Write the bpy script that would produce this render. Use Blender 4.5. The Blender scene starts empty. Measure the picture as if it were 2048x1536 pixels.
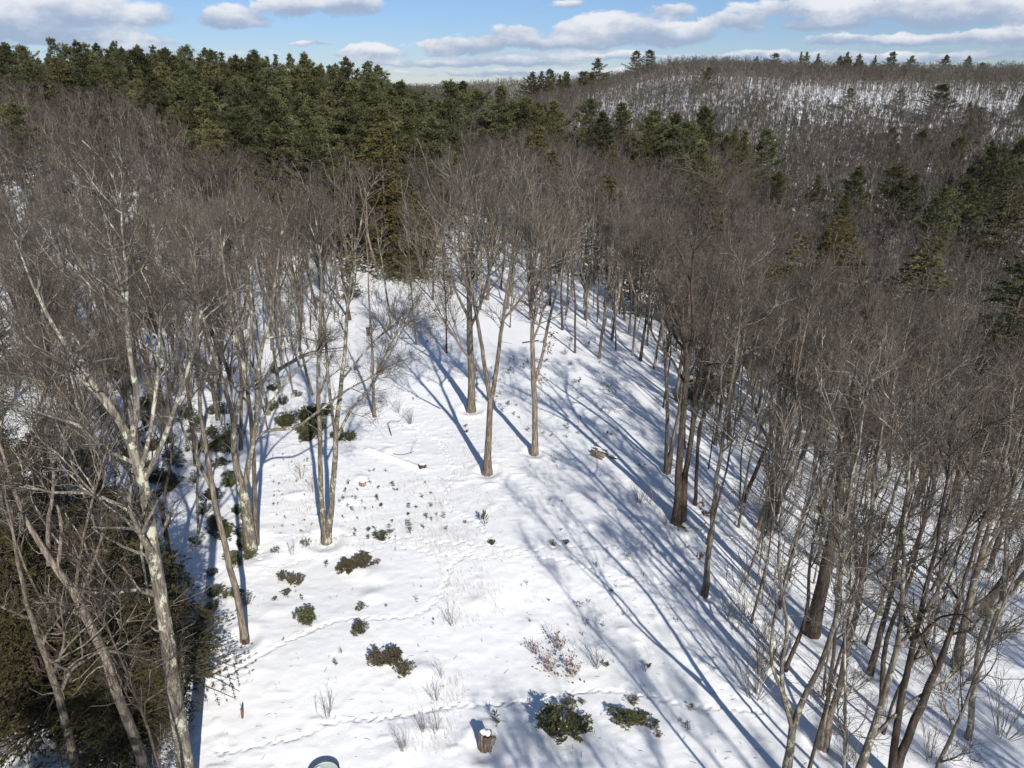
import bpy, math, random
import numpy as np
from mathutils import Vector, Euler

R = math.radians
rng = np.random.default_rng(7)
random.seed(7)
scene = bpy.context.scene
COL = scene.collection

# ------------------------------------------------------------------ camera, sky, sun, exposure
CAM_H, PITCH, FPX = 25.0, 22.6, 1446.0          # FPX: focal length in pixels of a 2048 px wide frame
SUN_EL, SHADOW_AZ = 33.0, -20.0                 # shadows run forward and 20 deg to the left
cam_d = bpy.data.cameras.new("camera")
cam = bpy.data.objects.new("camera", cam_d)
COL.objects.link(cam)
cam.location = (0, 0, CAM_H)
cam.rotation_euler = (R(90 - PITCH), 0, 0)
cam_d.sensor_width = 36.0
cam_d.lens = FPX / 2048 * 36.0
cam_d.clip_start, cam_d.clip_end = 0.5, 20000
scene.camera = cam

SKY_STRENGTH, SUN_STRENGTH, EXPOSURE = 0.080, 5.0, 0.18
sun_d = bpy.data.lights.new("sun", 'SUN')
sun = bpy.data.objects.new("sun", sun_d)
COL.objects.link(sun)
sun_d.energy = SUN_STRENGTH
sun_d.angle = R(0.55)
sun_d.color = (1.0, 0.95, 0.87)
_a = R(-SHADOW_AZ)                               # sun stands behind the camera, to the right
S = Vector((math.sin(_a) * math.cos(R(SUN_EL)), -math.cos(_a) * math.cos(R(SUN_EL)), math.sin(R(SUN_EL))))
sun.rotation_euler = S.to_track_quat('Z', 'Y').to_euler()
sun.location = (60, -120, 120)

def px_angles(px, py):
    """azimuth / elevation (rad) of a pixel of the 2048x1536 photograph"""
    dx, dy = (px - 1024) / FPX, (768 - py) / FPX
    c, s = math.cos(R(PITCH)), math.sin(R(PITCH))
    X, Y, Z = dx, c + dy * s, -s + dy * c
    return math.atan2(X, Y), math.atan2(Z, math.hypot(X, Y))

def build_world():
    w = bpy.data.worlds.new("World")
    scene.world = w
    w.use_nodes = True
    nt = w.node_tree
    N, L = nt.nodes, nt.links
    N.clear()
    out = N.new('ShaderNodeOutputWorld')
    bg = N.new('ShaderNodeBackground')
    bg.inputs['Strength'].default_value = SKY_STRENGTH
    L.new(bg.outputs[0], out.inputs[0])
    sky = N.new('ShaderNodeTexSky')
    sky.sky_type = 'NISHITA'
    sky.sun_disc = False
    sky.sun_elevation = R(SUN_EL)
    sky.sun_rotation = math.atan2(S.x, S.y)
    sky.air_density, sky.dust_density, sky.ozone_density = 1.0, 0.0, 1.0
    sky.altitude = 300

    def math_(op, a, b=None, c=None, clamp=False):
        n = N.new('ShaderNodeMath'); n.operation = op; n.use_clamp = clamp
        for i, v in enumerate((a, b, c)):
            if v is None: continue
            if isinstance(v, (int, float)): n.inputs[i].default_value = v
            else: L.new(v, n.inputs[i])
        return n.outputs[0]

    def vmath(op, a, b=None):
        n = N.new('ShaderNodeVectorMath'); n.operation = op
        for i, v in enumerate((a, b)):
            if v is None: continue
            if isinstance(v, tuple): n.inputs[i].default_value = v
            else: L.new(v, n.inputs[i])
        return n

    tc = N.new('ShaderNodeTexCoord')
    sep = N.new('ShaderNodeSeparateXYZ'); L.new(tc.outputs['Generated'], sep.inputs[0])
    az = math_('ARCTAN2', sep.outputs[0], sep.outputs[1])
    el = math_('ARCSINE', sep.outputs[2])
    # fractal billows of the cloud edges, in true direction space
    st = vmath('MULTIPLY', tc.outputs['Generated'], (1, 1, 1.9))
    def noise(scale, detail, rough, vec):
        n = N.new('ShaderNodeTexNoise')
        n.inputs['Scale'].default_value = scale; n.inputs['Detail'].default_value = detail
        n.inputs['Roughness'].default_value = rough
        L.new(vec, n.inputs['Vector']); return n
    n1 = noise(15, 7, 0.58, st.outputs[0])
    n2 = noise(38, 5, 0.6, st.outputs[0])
    comb = N.new('ShaderNodeCombineXYZ'); L.new(az, comb.inputs[0]); L.new(el, comb.inputs[1])
    warp = vmath('SUBTRACT', n1.outputs['Color'], (0.5, 0.5, 0.5))
    warp = vmath('MULTIPLY', warp.outputs[0], (0.10, 0.022, 0))
    pos = vmath('ADD', comb.outputs[0], warp.outputs[0])
    clouds = [(120, 22, 210, 34, 1), (-30, 30, 190, 40, 1), (120, 78, 240, 24, .9), (452, 32, 78, 26, 1.1), (575, 14, 66, 20, 1),
              (690, 6, 90, 24, 1), (745, 106, 78, 18, 1), (640, 82, 45, 8, .5), (925, 95, 100, 19, 1), (1010, 72, 90, 26, .9),
              (1080, 88, 210, 16, .8), (1225, 60, 120, 32, 1.2), (1330, 68, 100, 28, 1.1), (1335, 22, 66, 18, .9), (1130, 8, 70, 10, .6),
              (1470, 46, 70, 22, .9), (1590, 18, 130, 22, .9), (1640, 48, 110, 17, .9), (1800, 22, 170, 26, .95), (1860, 40, 120, 18, .8), (2000, 14, 150, 28, 1.0),
              (1675, 82, 85, 14, .9), (1880, 76, 210, 13, .85), (2060, 84, 110, 16, .8), (960, 125, 260, 12, .8), (1180, 112, 330, 12, .7),
              (1050, 146, 330, 12, .7), (560, 128, 200, 14, .5), (250, 105, 300, 14, .6), (1500, 112, 260, 13, .7), (1900, 112, 300, 12, .7),
              (-400, 40, 260, 50, 1), (2500, 40, 320, 60, 1), (2900, 100, 300, 34, 1), (-800, 90, 300, 40, 1)]
    total, shade, wsum = None, None, None
    for (px, py, rx, ry, amp) in clouds:
        a0, e0 = px_angles(px, py)
        d = vmath('SUBTRACT', pos.outputs[0], (a0, e0, 0))
        d = vmath('MULTIPLY', d.outputs[0], (FPX / (rx * 1.0), 1500.0 / (ry * 1.0), 0))
        ln = vmath('LENGTH', d.outputs[0]).outputs['Value']
        w_ = math_('SUBTRACT', 1.2, ln, clamp=False)
        w_ = math_('MULTIPLY', math_('MAXIMUM', w_, 0.0), amp)
        sy = N.new('ShaderNodeSeparateXYZ'); L.new(d.outputs[0], sy.inputs[0])
        sh = math_('MULTIPLY', w_, sy.outputs[1])
        total = w_ if total is None else math_('MAXIMUM', total, w_)
        wsum = w_ if wsum is None else math_('ADD', wsum, w_)
        shade = sh if shade is None else math_('ADD', shade, sh)
    # the same kind of broken cumulus carries on over the rest of the sky
    n3 = noise(3.2, 8, 0.6, vmath('MULTIPLY', tc.outputs['Generated'], (1, 1, 2.2)).outputs[0])
    high = N.new('ShaderNodeMapRange'); L.new(el, high.inputs[0])
    high.inputs[1].default_value = R(7); high.inputs[2].default_value = R(14)
    rest = math_('MULTIPLY', math_('MULTIPLY', math_('SUBTRACT', n3.outputs['Fac'], 0.5), 4.0), high.outputs[0])
    total = math_('MAXIMUM', total, rest)
    dens = math_('ADD', total, math_('MULTIPLY', math_('SUBTRACT', n1.outputs['Fac'], 0.5), 1.2))
    dens = math_('ADD', dens, math_('MULTIPLY', math_('SUBTRACT', n2.outputs['Fac'], 0.5), 0.5))
    mask = N.new('ShaderNodeMapRange'); mask.interpolation_type = 'SMOOTHSTEP'
    L.new(dens, mask.inputs[0]); mask.inputs[1].default_value = 0.28; mask.inputs[2].default_value = 0.56
    # sunlit tops, blue-grey bases
    shn = math_('DIVIDE', shade, math_('ADD', wsum, 0.15))
    shn = math_('ADD', shn, math_('MULTIPLY', math_('SUBTRACT', n1.outputs['Fac'], 0.5), 1.6))
    shn = math_('ADD', shn, math_('MULTIPLY', math_('SUBTRACT', n2.outputs['Fac'], 0.5), 0.9))
    lit = N.new('ShaderNodeMapRange'); lit.interpolation_type = 'SMOOTHSTEP'
    L.new(shn, lit.inputs[0]); lit.inputs[1].default_value = -0.40; lit.inputs[2].default_value = 0.62
    cc = N.new('ShaderNodeMix'); cc.data_type = 'RGBA'
    L.new(lit.outputs[0], cc.inputs['Factor'])
    cc.inputs['A'].default_value = (4.0, 5.0, 6.8, 1)
    cc.inputs['B'].default_value = (9.5, 9.6, 10.0, 1)
    mx = N.new('ShaderNodeMix'); mx.data_type = 'RGBA'
    L.new(math_('MULTIPLY', mask.outputs[0], 0.93), mx.inputs['Factor'])
    tint = N.new('ShaderNodeMix'); tint.data_type = 'RGBA'; tint.blend_type = 'MULTIPLY'
    tint.inputs['Factor'].default_value = 1.0
    tr_ = N.new('ShaderNodeMapRange'); tr_.interpolation_type = 'SMOOTHSTEP'
    L.new(el, tr_.inputs[0]); tr_.inputs[1].default_value = R(-2); tr_.inputs[2].default_value = R(22)
    tc2 = N.new('ShaderNodeMix'); tc2.data_type = 'RGBA'; L.new(tr_.outputs[0], tc2.inputs['Factor'])
    tc2.inputs['A'].default_value = (0.50, 0.63, 0.98, 1); tc2.inputs['B'].default_value = (0.72, 0.92, 1.15, 1)
    L.new(sky.outputs[0], tint.inputs['A']); L.new(tc2.outputs['Result'], tint.inputs['B'])
    L.new(tint.outputs['Result'], mx.inputs['A']); L.new(cc.outputs['Result'], mx.inputs['B'])
    L.new(mx.outputs['Result'], bg.inputs['Color'])
build_world()
scene.view_settings.view_transform = 'Standard'
scene.view_settings.look = 'None'
scene.view_settings.exposure = EXPOSURE
scene.view_settings.gamma = 1.0
scene.view_settings.use_curve_mapping = False

# ------------------------------------------------------------------ terrain function
def vnoise(x, y, seed=0):
    xi, yi = np.floor(x), np.floor(y)
    fx, fy = x - xi, y - yi
    fx, fy = fx * fx * (3 - 2 * fx), fy * fy * (3 - 2 * fy)
    def h(a, b):
        v = np.sin(a * 127.1 + b * 311.7 + seed * 74.7) * 43758.5453
        return v - np.floor(v)
    a, b, c, d = h(xi, yi), h(xi + 1, yi), h(xi, yi + 1), h(xi + 1, yi + 1)
    return (a * (1 - fx) + b * fx) * (1 - fy) + (c * (1 - fx) + d * fx) * fy - 0.5

_D = np.array([0, 20, 45, 80, 110, 150, 200, 250, 300, 350, 400, 450, 520, 700, 900, 1500, 6000.0])
_A = np.array([-180, -60, -36, -18, -6, 3, 13, 23, 34, 60, 180.0])
_Z = np.array([
 # 0  20 45  80  110  150  200  250  300  350  400  450  520  700  900 1500 6000
 [0, 0,  0,  0,   1,   3,   7,  11,  12,  12,  11,  10,   8,   0,  -5, -20, -30],   # 180
 [0, 0,  0,  0,   1,   4,   8,  12,  14,  14,  12,  10,   8,   0,  -5, -20, -30],   # -60
 [0, 0,  0,  0,   1,   4,   8,  12,  14,  14,  12,  10,   8,   0,  -5, -20, -30],   # -36
 [0, 0,  0,  0,   0,   2,   6,  10,  12,  12,  12,  11,   8,   5,   0, -20, -30],   # -18
 [0, 0,  0,  0,  -1,  -1,  -1,   0,   0,   0,   0,   2,   5,   9,  10, -10, -30],   # -6
 [0, 0,  0,  0,  -2,  -4,  -6,  -8,  -8,  -8,  -4,   0,   6,  12,  10, -10, -30],   # 3
 [0, 0,-.4, -3,  -7, -13, -17, -17, -13,  -9,   1,  15,  21,  28,  27, -10, -30],   # 13
 [0, 0, -2, -8, -14, -19, -22, -20, -15, -10,   0,  15,  21,  25,  25, -10, -30],   # 23
 [0, 0, -3,-11, -18, -22, -24, -21, -16, -12,  -1,  12,  18,  23,  23, -10, -30],   # 34
 [0, 0, -3,-11, -18, -22, -24, -21, -16, -12,  -1,  12,  18,  23,  23, -10, -30],   # 60
 [0, 0,  0,  0,   1,   3,   7,  11,  12,  12,  11,  10,   8,   0,  -5, -20, -30],   # 180
], float)

def _cub(p0, p1, p2, p3, t):
    return p1 + 0.5 * t * (p2 - p0 + t * (2 * p0 - 5 * p1 + 4 * p2 - p3 + t * (3 * (p1 - p2) + p3 - p0)))

def base_height(x, y):
    x, y = np.asarray(x, float), np.asarray(y, float)
    D = np.hypot(x, y); A = np.degrees(np.arctan2(x, y))
    u = np.interp(D, _D, np.arange(len(_D))); v = np.interp(A, _A, np.arange(len(_A)))
    ui = np.clip(u.astype(int), 0, len(_D) - 2); vi = np.clip(v.astype(int), 0, len(_A) - 2)
    fu, fv = u - ui, v - vi
    def col(k):
        vv = np.clip(vi + k, 0, len(_A) - 1)
        g = lambda j: _Z[vv, np.clip(ui + j, 0, len(_D) - 1)]
        return _cub(g(-1), g(0), g(1), g(2), fu)
    return _cub(col(-1), col(0), col(1), col(2), fv)

def macro(x, y):
    x, y = np.asarray(x, float), np.asarray(y, float)
    z = base_height(x, y)
    D = np.hypot(x, y)
    far = np.clip((D - 90) / 120, 0, 1)
    z = z + np.clip((D - 380) / 200, 0, 1) * vnoise(x / 130, y / 130, 11) * 9
    z = z + far * (vnoise(x / 60, y / 60, 1) * 5 + vnoise(x / 22, y / 22, 2) * 2.2)
    z = z + vnoise(x / 9, y / 9, 3) * 0.45 + vnoise(x / 3.3, y / 3.3, 4) * 0.08 * np.clip(1.6 - D / 100, 0.3, 1)
    return z

def height1(x, y):
    return float(macro(np.array([x]), np.array([y]))[0])

def ray_dir(px, py):
    dx, dy = (px - 1024) / FPX, (768 - py) / FPX
    c, s = math.cos(R(PITCH)), math.sin(R(PITCH))
    return np.array([dx, c + dy * s, -s + dy * c])

def at(px, py):
    """point of the ground seen at a pixel of the photograph"""
    d = ray_dir(px, py)
    ts = np.concatenate([np.linspace(8, 200, 900), np.linspace(200, 1200, 1200)])
    P = np.array([0, 0, CAM_H]) + ts[:, None] * d
    below = P[:, 2] < macro(P[:, 0], P[:, 1])
    k = int(np.argmax(below)) if below.any() else len(ts) - 1
    k = max(k, 1)
    a, b = ts[k - 1], ts[k]
    for _ in range(18):
        m = (a + b) / 2
        p = np.array([0, 0, CAM_H]) + m * d
        if p[2] < height1(p[0], p[1]): b = m
        else: a = m
    p = np.array([0, 0, CAM_H]) + b * d
    return np.array([p[0], p[1], height1(p[0], p[1])])

def on_plane(px, py, Y):
    d = ray_dir(px, py)
    return np.array([0, 0, CAM_H]) + d * (Y / d[1])

# ------------------------------------------------------------------ materials
def new_mat(name):
    m = bpy.data.materials.new(name); m.use_nodes = True
    nt = m.node_tree; b = nt.nodes['Principled BSDF']
    return m, nt, b

def ramp(nt, fac, stops):
    r = nt.nodes.new('ShaderNodeValToRGB')
    while len(r.color_ramp.elements) > 1: r.color_ramp.elements.remove(r.color_ramp.elements[0])
    r.color_ramp.elements[0].position = stops[0][0]; r.color_ramp.elements[0].color = (*stops[0][1], 1)
    for p, c in stops[1:]:
        e = r.color_ramp.elements.new(p); e.color = (*c, 1)
    nt.links.new(fac, r.inputs[0]); return r.outputs[0]

def noise_node(nt, scale, detail=4, rough=.6, vec=None, dist=0):
    n = nt.nodes.new('ShaderNodeTexNoise')
    n.inputs['Scale'].default_value = scale; n.inputs['Detail'].default_value = detail
    n.inputs['Roughness'].default_value = rough; n.inputs['Distortion'].default_value = dist
    if vec is not None: nt.links.new(vec, n.inputs['Vector'])
    return n.outputs['Fac']

def mix_col(nt, fac, a, b, blend='MIX'):
    m = nt.nodes.new('ShaderNodeMix'); m.data_type = 'RGBA'; m.blend_type = blend
    for key, v in (('Factor', fac), ('A', a), ('B', b)):
        if isinstance(v, (int, float)): m.inputs[key].default_value = v
        elif isinstance(v, tuple): m.inputs[key].default_value = (*v, 1)
        else: nt.links.new(v, m.inputs[key])
    return m.outputs['Result']

def obj_coords(nt, scale=(1, 1, 1)):
    tc = nt.nodes.new('ShaderNodeTexCoord'); mp = nt.nodes.new('ShaderNodeMapping')
    mp.inputs['Scale'].default_value = scale
    nt.links.new(tc.outputs['Object'], mp.inputs['Vector']); return mp.outputs[0]

def per_object(nt, lo, hi):
    oi = nt.nodes.new('ShaderNodeObjectInfo'); mr = nt.nodes.new('ShaderNodeMapRange')
    nt.links.new(oi.outputs['Random'], mr.inputs[0])
    mr.inputs[3].default_value = lo; mr.inputs[4].default_value = hi
    return mr.outputs[0]

def scale_col(nt, col, fac):
    h = nt.nodes.new('ShaderNodeHueSaturation'); nt.links.new(col, h.inputs['Color'])
    nt.links.new(fac, h.inputs['Value']); return h.outputs[0]

def mat_snow():
    m, nt, b = new_mat("snow")
    g = nt.nodes.new('ShaderNodeNewGeometry').outputs['Position']
    n = noise_node(nt, 0.35, 6, .6, g)
    col = ramp(nt, n, [(.3, (.82, .83, .84)), (.7, (.87, .87, .865))])
    nt.links.new(col, b.inputs['Base Color'])
    b.inputs['Roughness'].default_value = 0.6
    b.inputs['Specular IOR Level'].default_value = 0.25
    b.inputs['Subsurface Weight'].default_value = 0.0
    b1 = noise_node(nt, 1.7, 5, .6, g); b2 = noise_node(nt, 9, 4, .6, g)
    bp = nt.nodes.new('ShaderNodeBump'); bp.inputs['Strength'].default_value = .35; bp.inputs['Distance'].default_value = .06
    nt.links.new(b1, bp.inputs['Height'])
    bq = nt.nodes.new('ShaderNodeBump'); bq.inputs['Strength'].default_value = .35; bq.inputs['Distance'].default_value = .03
    nt.links.new(b2, bq.inputs['Height']); nt.links.new(bp.outputs[0], bq.inputs['Normal'])
    nt.links.new(bq.outputs[0], b.inputs['Normal'])
    return m

def mat_bark(name, dark, light, lichen, lichen_amt=.6, lichen_pos=.56):
    m, nt, b = new_mat(name)
    v = obj_coords(nt, (1, 1, .14))
    n = noise_node(nt, 11, 7, .75, v, .5)
    col = ramp(nt, n, [(.36, tuple(c * .7 for c in dark)), (.46, dark), (.62, light)])
    v2 = obj_coords(nt, (1, 1, .6))
    n2 = noise_node(nt, 2.6, 7, .75, v2)
    msk = ramp(nt, n2, [(lichen_pos, (0, 0, 0)), (lichen_pos + .05, (lichen_amt,) * 3)])
    col = mix_col(nt, msk, col, lichen)
    col = scale_col(nt, col, per_object(nt, .72, 1.2))
    nt.links.new(col, b.inputs['Base Color'])
    b.inputs['Roughness'].default_value = .9
    b.inputs['Specular IOR Level'].default_value = .15
    bp = nt.nodes.new('ShaderNodeBump'); bp.inputs['Strength'].default_value = .8; bp.inputs['Distance'].default_value = .05
    nt.links.new(n, bp.inputs['Height']); nt.links.new(bp.outputs[0], b.inputs['Normal'])
    return m

def mat_plain(name, a, c, scale=3, lo=.75, hi=1.2, rough=.8, trans=0.0, spec=.2, tint=None, tint_amt=0.5):
    m, nt, b = new_mat(name)
    n = noise_node(nt, scale, 3, .6, obj_coords(nt))
    col = ramp(nt, n, [(.35, a), (.65, c)])
    if tint:
        oi = nt.nodes.new('ShaderNodeObjectInfo')
        mt = nt.nodes.new('ShaderNodeMath'); mt.operation = 'MULTIPLY'; mt.inputs[1].default_value = tint_amt
        w = nt.nodes.new('ShaderNodeMath'); w.operation = 'MULTIPLY'; w.inputs[1].default_value = 7.31
        fr = nt.nodes.new('ShaderNodeMath'); fr.operation = 'FRACT'
        nt.links.new(oi.outputs['Random'], w.inputs[0]); nt.links.new(w.outputs[0], fr.inputs[0])
        nt.links.new(fr.outputs[0], mt.inputs[0])
        col = mix_col(nt, mt.outputs[0], col, tint)
    col = scale_col(nt, col, per_object(nt, lo, hi))
    nt.links.new(col, b.inputs['Base Color'])
    b.inputs['Roughness'].default_value = rough
    b.inputs['Specular IOR Level'].default_value = spec
    if trans:
        tr = nt.nodes.new('ShaderNodeBsdfTranslucent'); nt.links.new(col, tr.inputs[0])
        mx = nt.nodes.new('ShaderNodeMixShader'); mx.inputs[0].default_value = trans
        nt.links.new(b.outputs[0], mx.inputs[1]); nt.links.new(tr.outputs[0], mx.inputs[2])
        nt.links.new(mx.outputs[0], nt.nodes['Material Output'].inputs[0])
    return m

M = dict(
    snow=mat_snow(),
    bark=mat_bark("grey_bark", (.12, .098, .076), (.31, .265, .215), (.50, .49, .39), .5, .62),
    lichen_bark=mat_bark("lichen_bark", (.10, .086, .068), (.26, .228, .188), (.52, .52, .40), .75, .535),
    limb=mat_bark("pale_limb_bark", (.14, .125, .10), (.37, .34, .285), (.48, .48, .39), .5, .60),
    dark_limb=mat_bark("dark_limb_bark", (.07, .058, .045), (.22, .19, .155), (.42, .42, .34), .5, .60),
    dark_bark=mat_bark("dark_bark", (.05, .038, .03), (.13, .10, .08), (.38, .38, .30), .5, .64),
    pine_bark=mat_bark("pine_bark", (.07, .05, .04), (.20, .15, .12), (.3, .3, .25), .3, .66),
    twig=mat_plain("twig", (.050, .044, .036), (.100, .090, .073), 1.2, .62, 1.3, .9, tint=(.092, .070, .056), tint_amt=.7, spec=.1),
    far_twig=mat_plain("far_twig", (.060, .053, .046), (.100, .088, .077), 1.0, .75, 1.15, .9, tint=(.095, .075, .065), tint_amt=.8, spec=.1),
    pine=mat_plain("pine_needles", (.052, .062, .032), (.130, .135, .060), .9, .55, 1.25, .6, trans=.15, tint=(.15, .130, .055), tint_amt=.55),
    hemlock=mat_plain("hemlock_needles", (.058, .058, .026), (.115, .104, .042), .7, .7, 1.2, .6, trans=.22, tint=(.15, .115, .03), tint_amt=.5),
    laurel=mat_plain("laurel_leaves", (.035, .045, .018), (.15, .155, .055), 14, .75, 1.25, .38, trans=.12, spec=.5),
    laurel_bronze=mat_plain("bronze_laurel_leaves", (.045, .036, .022), (.17, .14, .075), 14, .75, 1.25, .42, trans=.12, spec=.45),
    sprig=mat_plain("seedling_needles", (.07, .085, .045), (.12, .13, .065), 4, .6, 1.3, .6),
    dead_leaf=mat_plain("dead_leaves", (.17, .08, .045), (.34, .18, .10), 5, .8, 1.2, .7, trans=.25),
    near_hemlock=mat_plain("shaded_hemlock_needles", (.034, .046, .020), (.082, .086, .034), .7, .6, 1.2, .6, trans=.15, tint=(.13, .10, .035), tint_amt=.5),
    weed=mat_plain("dry_stalk", (.30, .23, .18), (.45, .38, .31), 4, .9, 1.1, .9),
    wood=mat_bark("weathered_wood", (.16, .12, .09), (.42, .34, .27), (.24, .15, .10), .7, .58),
    dark_wood=mat_bark("dark_rotten_wood", (.05, .035, .03), (.17, .13, .10), (.25, .2, .15), .4, .62),
    rim=mat_plain("dark_rim", (.02, .025, .03), (.04, .05, .06), 3, 1, 1, .4),
    tub=mat_plain("grey_tub", (.25, .27, .28), (.35, .37, .37), 3, 1, 1, .4),
    ice=mat_plain("pale_ice", (.42, .5, .47), (.6, .66, .62), 3, 1, 1, .25, spec=.5),
    stake=mat_plain("red_brown_wood", (.10, .045, .03), (.24, .13, .08), 9, 1, 1, .7),
)

# ------------------------------------------------------------------ mesh helpers
def mesh_np(name, verts, quads=None, tris=None, mats=(), midx=None, smooth=False):
    me = bpy.data.meshes.new(name)
    verts = np.asarray(verts, np.float32)
    nq = 0 if quads is None else len(quads); nt_ = 0 if tris is None else len(tris)
    parts, starts, p = [], [], 0
    if nq: parts.append(np.asarray(quads, np.int32).ravel()); starts.append(np.arange(nq) * 4); p = nq * 4
    if nt_: parts.append(np.asarray(tris, np.int32).ravel()); starts.append(p + np.arange(nt_) * 3)
    loops = np.concatenate(parts); starts = np.concatenate(starts).astype(np.int32)
    me.vertices.add(len(verts)); me.vertices.foreach_set("co", verts.ravel())
    me.loops.add(len(loops)); me.loops.foreach_set("vertex_index", loops)
    me.polygons.add(nq + nt_); me.polygons.foreach_set("loop_start", starts)
    if midx is not None: me.polygons.foreach_set("material_index", np.asarray(midx, np.int32))
    me.polygons.foreach_set("use_smooth", np.full(nq + nt_, smooth, bool))
    for m in mats: me.materials.append(m)
    me.update(calc_edges=True)
    return me

class MB:
    """collects quads and triangles with material slots into one mesh"""
    def __init__(s): s.v, s.q, s.t, s.qm, s.tm, s.n = [], [], [], [], [], 0
    def add(s, v, q=None, t=None, m=0):
        if q is not None and len(q): s.q.append(np.asarray(q) + s.n); s.qm.append(np.full(len(q), m))
        if t is not None and len(t): s.t.append(np.asarray(t) + s.n); s.tm.append(np.full(len(t), m))
        s.v.append(np.asarray(v, float).reshape(-1, 3)); s.n += len(s.v[-1])
    def tubes(s, P, Rad, sides=3, m=0):
        """P (N,n,3) polylines, Rad (N,n)"""
        P, Rad = np.asarray(P, float), np.asarray(Rad, float)
        N_, n, _ = P.shape
        T = np.gradient(P, axis=1)
        T /= np.linalg.norm(T, axis=2, keepdims=True) + 1e-9
        avg = T.mean(axis=1)
        ref = np.where(np.abs(avg[:, 2:3]) > .7, np.array([[1., 0, 0]]), np.array([[0, 0, 1.]]))[:, None, :]
        a = np.cross(T, ref); a /= np.linalg.norm(a, axis=2, keepdims=True) + 1e-9
        b = np.cross(T, a)
        ang = np.arange(sides) * 2 * math.pi / sides
        ring = a[:, :, None, :] * np.cos(ang)[None, None, :, None] + b[:, :, None, :] * np.sin(ang)[None, None, :, None]
        V = P[:, :, None, :] + ring * Rad[:, :, None, None]
        base = (np.arange(N_) * n * sides)[:, None, None]
        i = (np.arange(n - 1) * sides)[None, :, None]; k = np.arange(sides)[None, None, :]; k2 = (k + 1) % sides
        Q = np.stack([base + i + k, base + i + k2, base + i + sides + k2, base + i + sides + k], axis=-1).reshape(-1, 4)
        s.add(V.reshape(-1, 3), q=Q, m=m)
    def box(s, c, size, rot=None, m=0):
        x, y, z = [d / 2 for d in size]
        v = np.array([(-x, -y, -z), (x, -y, -z), (x, y, -z), (-x, y, -z), (-x, -y, z), (x, -y, z), (x, y, z), (-x, y, z)], float)
        if rot is not None: v = v @ np.array(Euler(rot).to_matrix()).T
        s.add(v + np.array(c), q=[(0, 3, 2, 1), (4, 5, 6, 7), (0, 1, 5, 4), (1, 2, 6, 5), (2, 3, 7, 6), (3, 0, 4, 7)], m=m)
    def mesh(s, name, mats, smooth=False):
        q = np.concatenate(s.q) if s.q else None; t = np.concatenate(s.t) if s.t else None
        mi = np.concatenate(([np.concatenate(s.qm)] if s.q else []) + ([np.concatenate(s.tm)] if s.t else []))
        return mesh_np(name, np.concatenate(s.v), q, t, mats, mi, smooth)

def link(name, data, parent=None, loc=None, rot=None, scale=None):
    o = bpy.data.objects.new(name, data); COL.objects.link(o)
    if parent: o.parent = parent
    if loc is not None: o.location = loc
    if rot is not None: o.rotation_euler = rot
    if scale is not None: o.scale = (scale,) * 3 if isinstance(scale, (int, float)) else scale
    return o

def tag(o, label=None, cat=None, group=None, kind=None):
    if label: o['label'] = label
    if cat: o['category'] = cat
    if group: o['group'] = group
    if kind: o['kind'] = kind
    return o

def thing(name, label, cat, loc, rz=0, group=None, scale=None, rot=None):
    o = link(name, None, None, loc, rot or (0, 0, rz), scale)
    o.empty_display_size = .2
    return tag(o, label, cat, group)

# ------------------------------------------------------------------ the snowy ground (one sheet to the horizon)
def smooth_path(pts, step=.05):
    pts = np.array(pts)[:, :2]
    d = np.r_[0, np.cumsum(np.linalg.norm(np.diff(pts, axis=0), axis=1))]
    s = np.arange(0, d[-1], step)
    x, y = np.interp(s, d, pts[:, 0]), np.interp(s, d, pts[:, 1])
    k = np.ones(15) / 15
    if len(s) > 30:
        xs = np.convolve(np.pad(x, 7, 'edge'), k, 'valid'); ys = np.convolve(np.pad(y, 7, 'edge'), k, 'valid')
        x, y = xs, ys
    return np.stack([x, y], 1), s

TRAILS_WIDE = [
    [(429, 1507), (475, 1499), (520, 1492), (541, 1483), (571, 1481), (607, 1468), (644, 1456), (673, 1441), (742, 1439), (815, 1429), (860, 1419), (906, 1411),
     (1020, 1408), (1060, 1402), (1099, 1395), (1140, 1386), (1187, 1380), (1231, 1383), (1275, 1388), (1319, 1397), (1377, 1413), (1450, 1416), (1530, 1425)],
    [(405, 1375), (429, 1360), (473, 1340), (517, 1313), (546, 1296), (582, 1278), (628, 1258), (664, 1243), (705, 1236), (751, 1237), (822, 1234), (851, 1222),
     (874, 1196), (890, 1168), (897, 1149), (902, 1129), (935, 1108), (973, 1082)],
]
TRAILS_STEP = [
    [(973, 1082), (976, 1073), (952, 1044), (925, 1032), (902, 1020), (892, 1003), (896, 980), (902, 958), (903, 940), (896, 920), (887, 896), (873, 879), (850, 866), (832, 858),
     (808, 850), (767, 852), (709, 848)],
    [(808, 850), (843, 850), (867, 838), (876, 828)], [(808, 850), (785, 843), (757, 836)],
    [(514, 1073), (541, 1070), (587, 1076), (628, 1067), (693, 1069), (746, 1074), (775, 1079), (807, 1074), (857, 1083), (898, 1085), (941, 1085), (958, 1092)],
    [(740, 1105), (778, 1080), (816, 1096), (857, 1105), (917, 1110), (964, 1115), (1023, 1110), (1058, 1111), (1116, 1118), (1151, 1129), (1187, 1140), (1216, 1155), (1300, 1165),
     (1341, 1170), (1390, 1177), (1464, 1205), (1520, 1226)],
    [(975, 1085), (993, 1093), (1043, 1102), (1087, 1098), (1116, 1090), (1166, 1092), (1239, 1093), (1298, 1092), (1376, 1093), (1464, 1077), (1500, 1070)],
    [(514, 1073), (508, 1100), (517, 1126), (541, 1131), (587, 1126), (634, 1111), (670, 1110), (716, 1110), (740, 1105)],
    [(507, 1085), (520, 1095), (512, 1112), (522, 1124), (535, 1118)],
]
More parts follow.
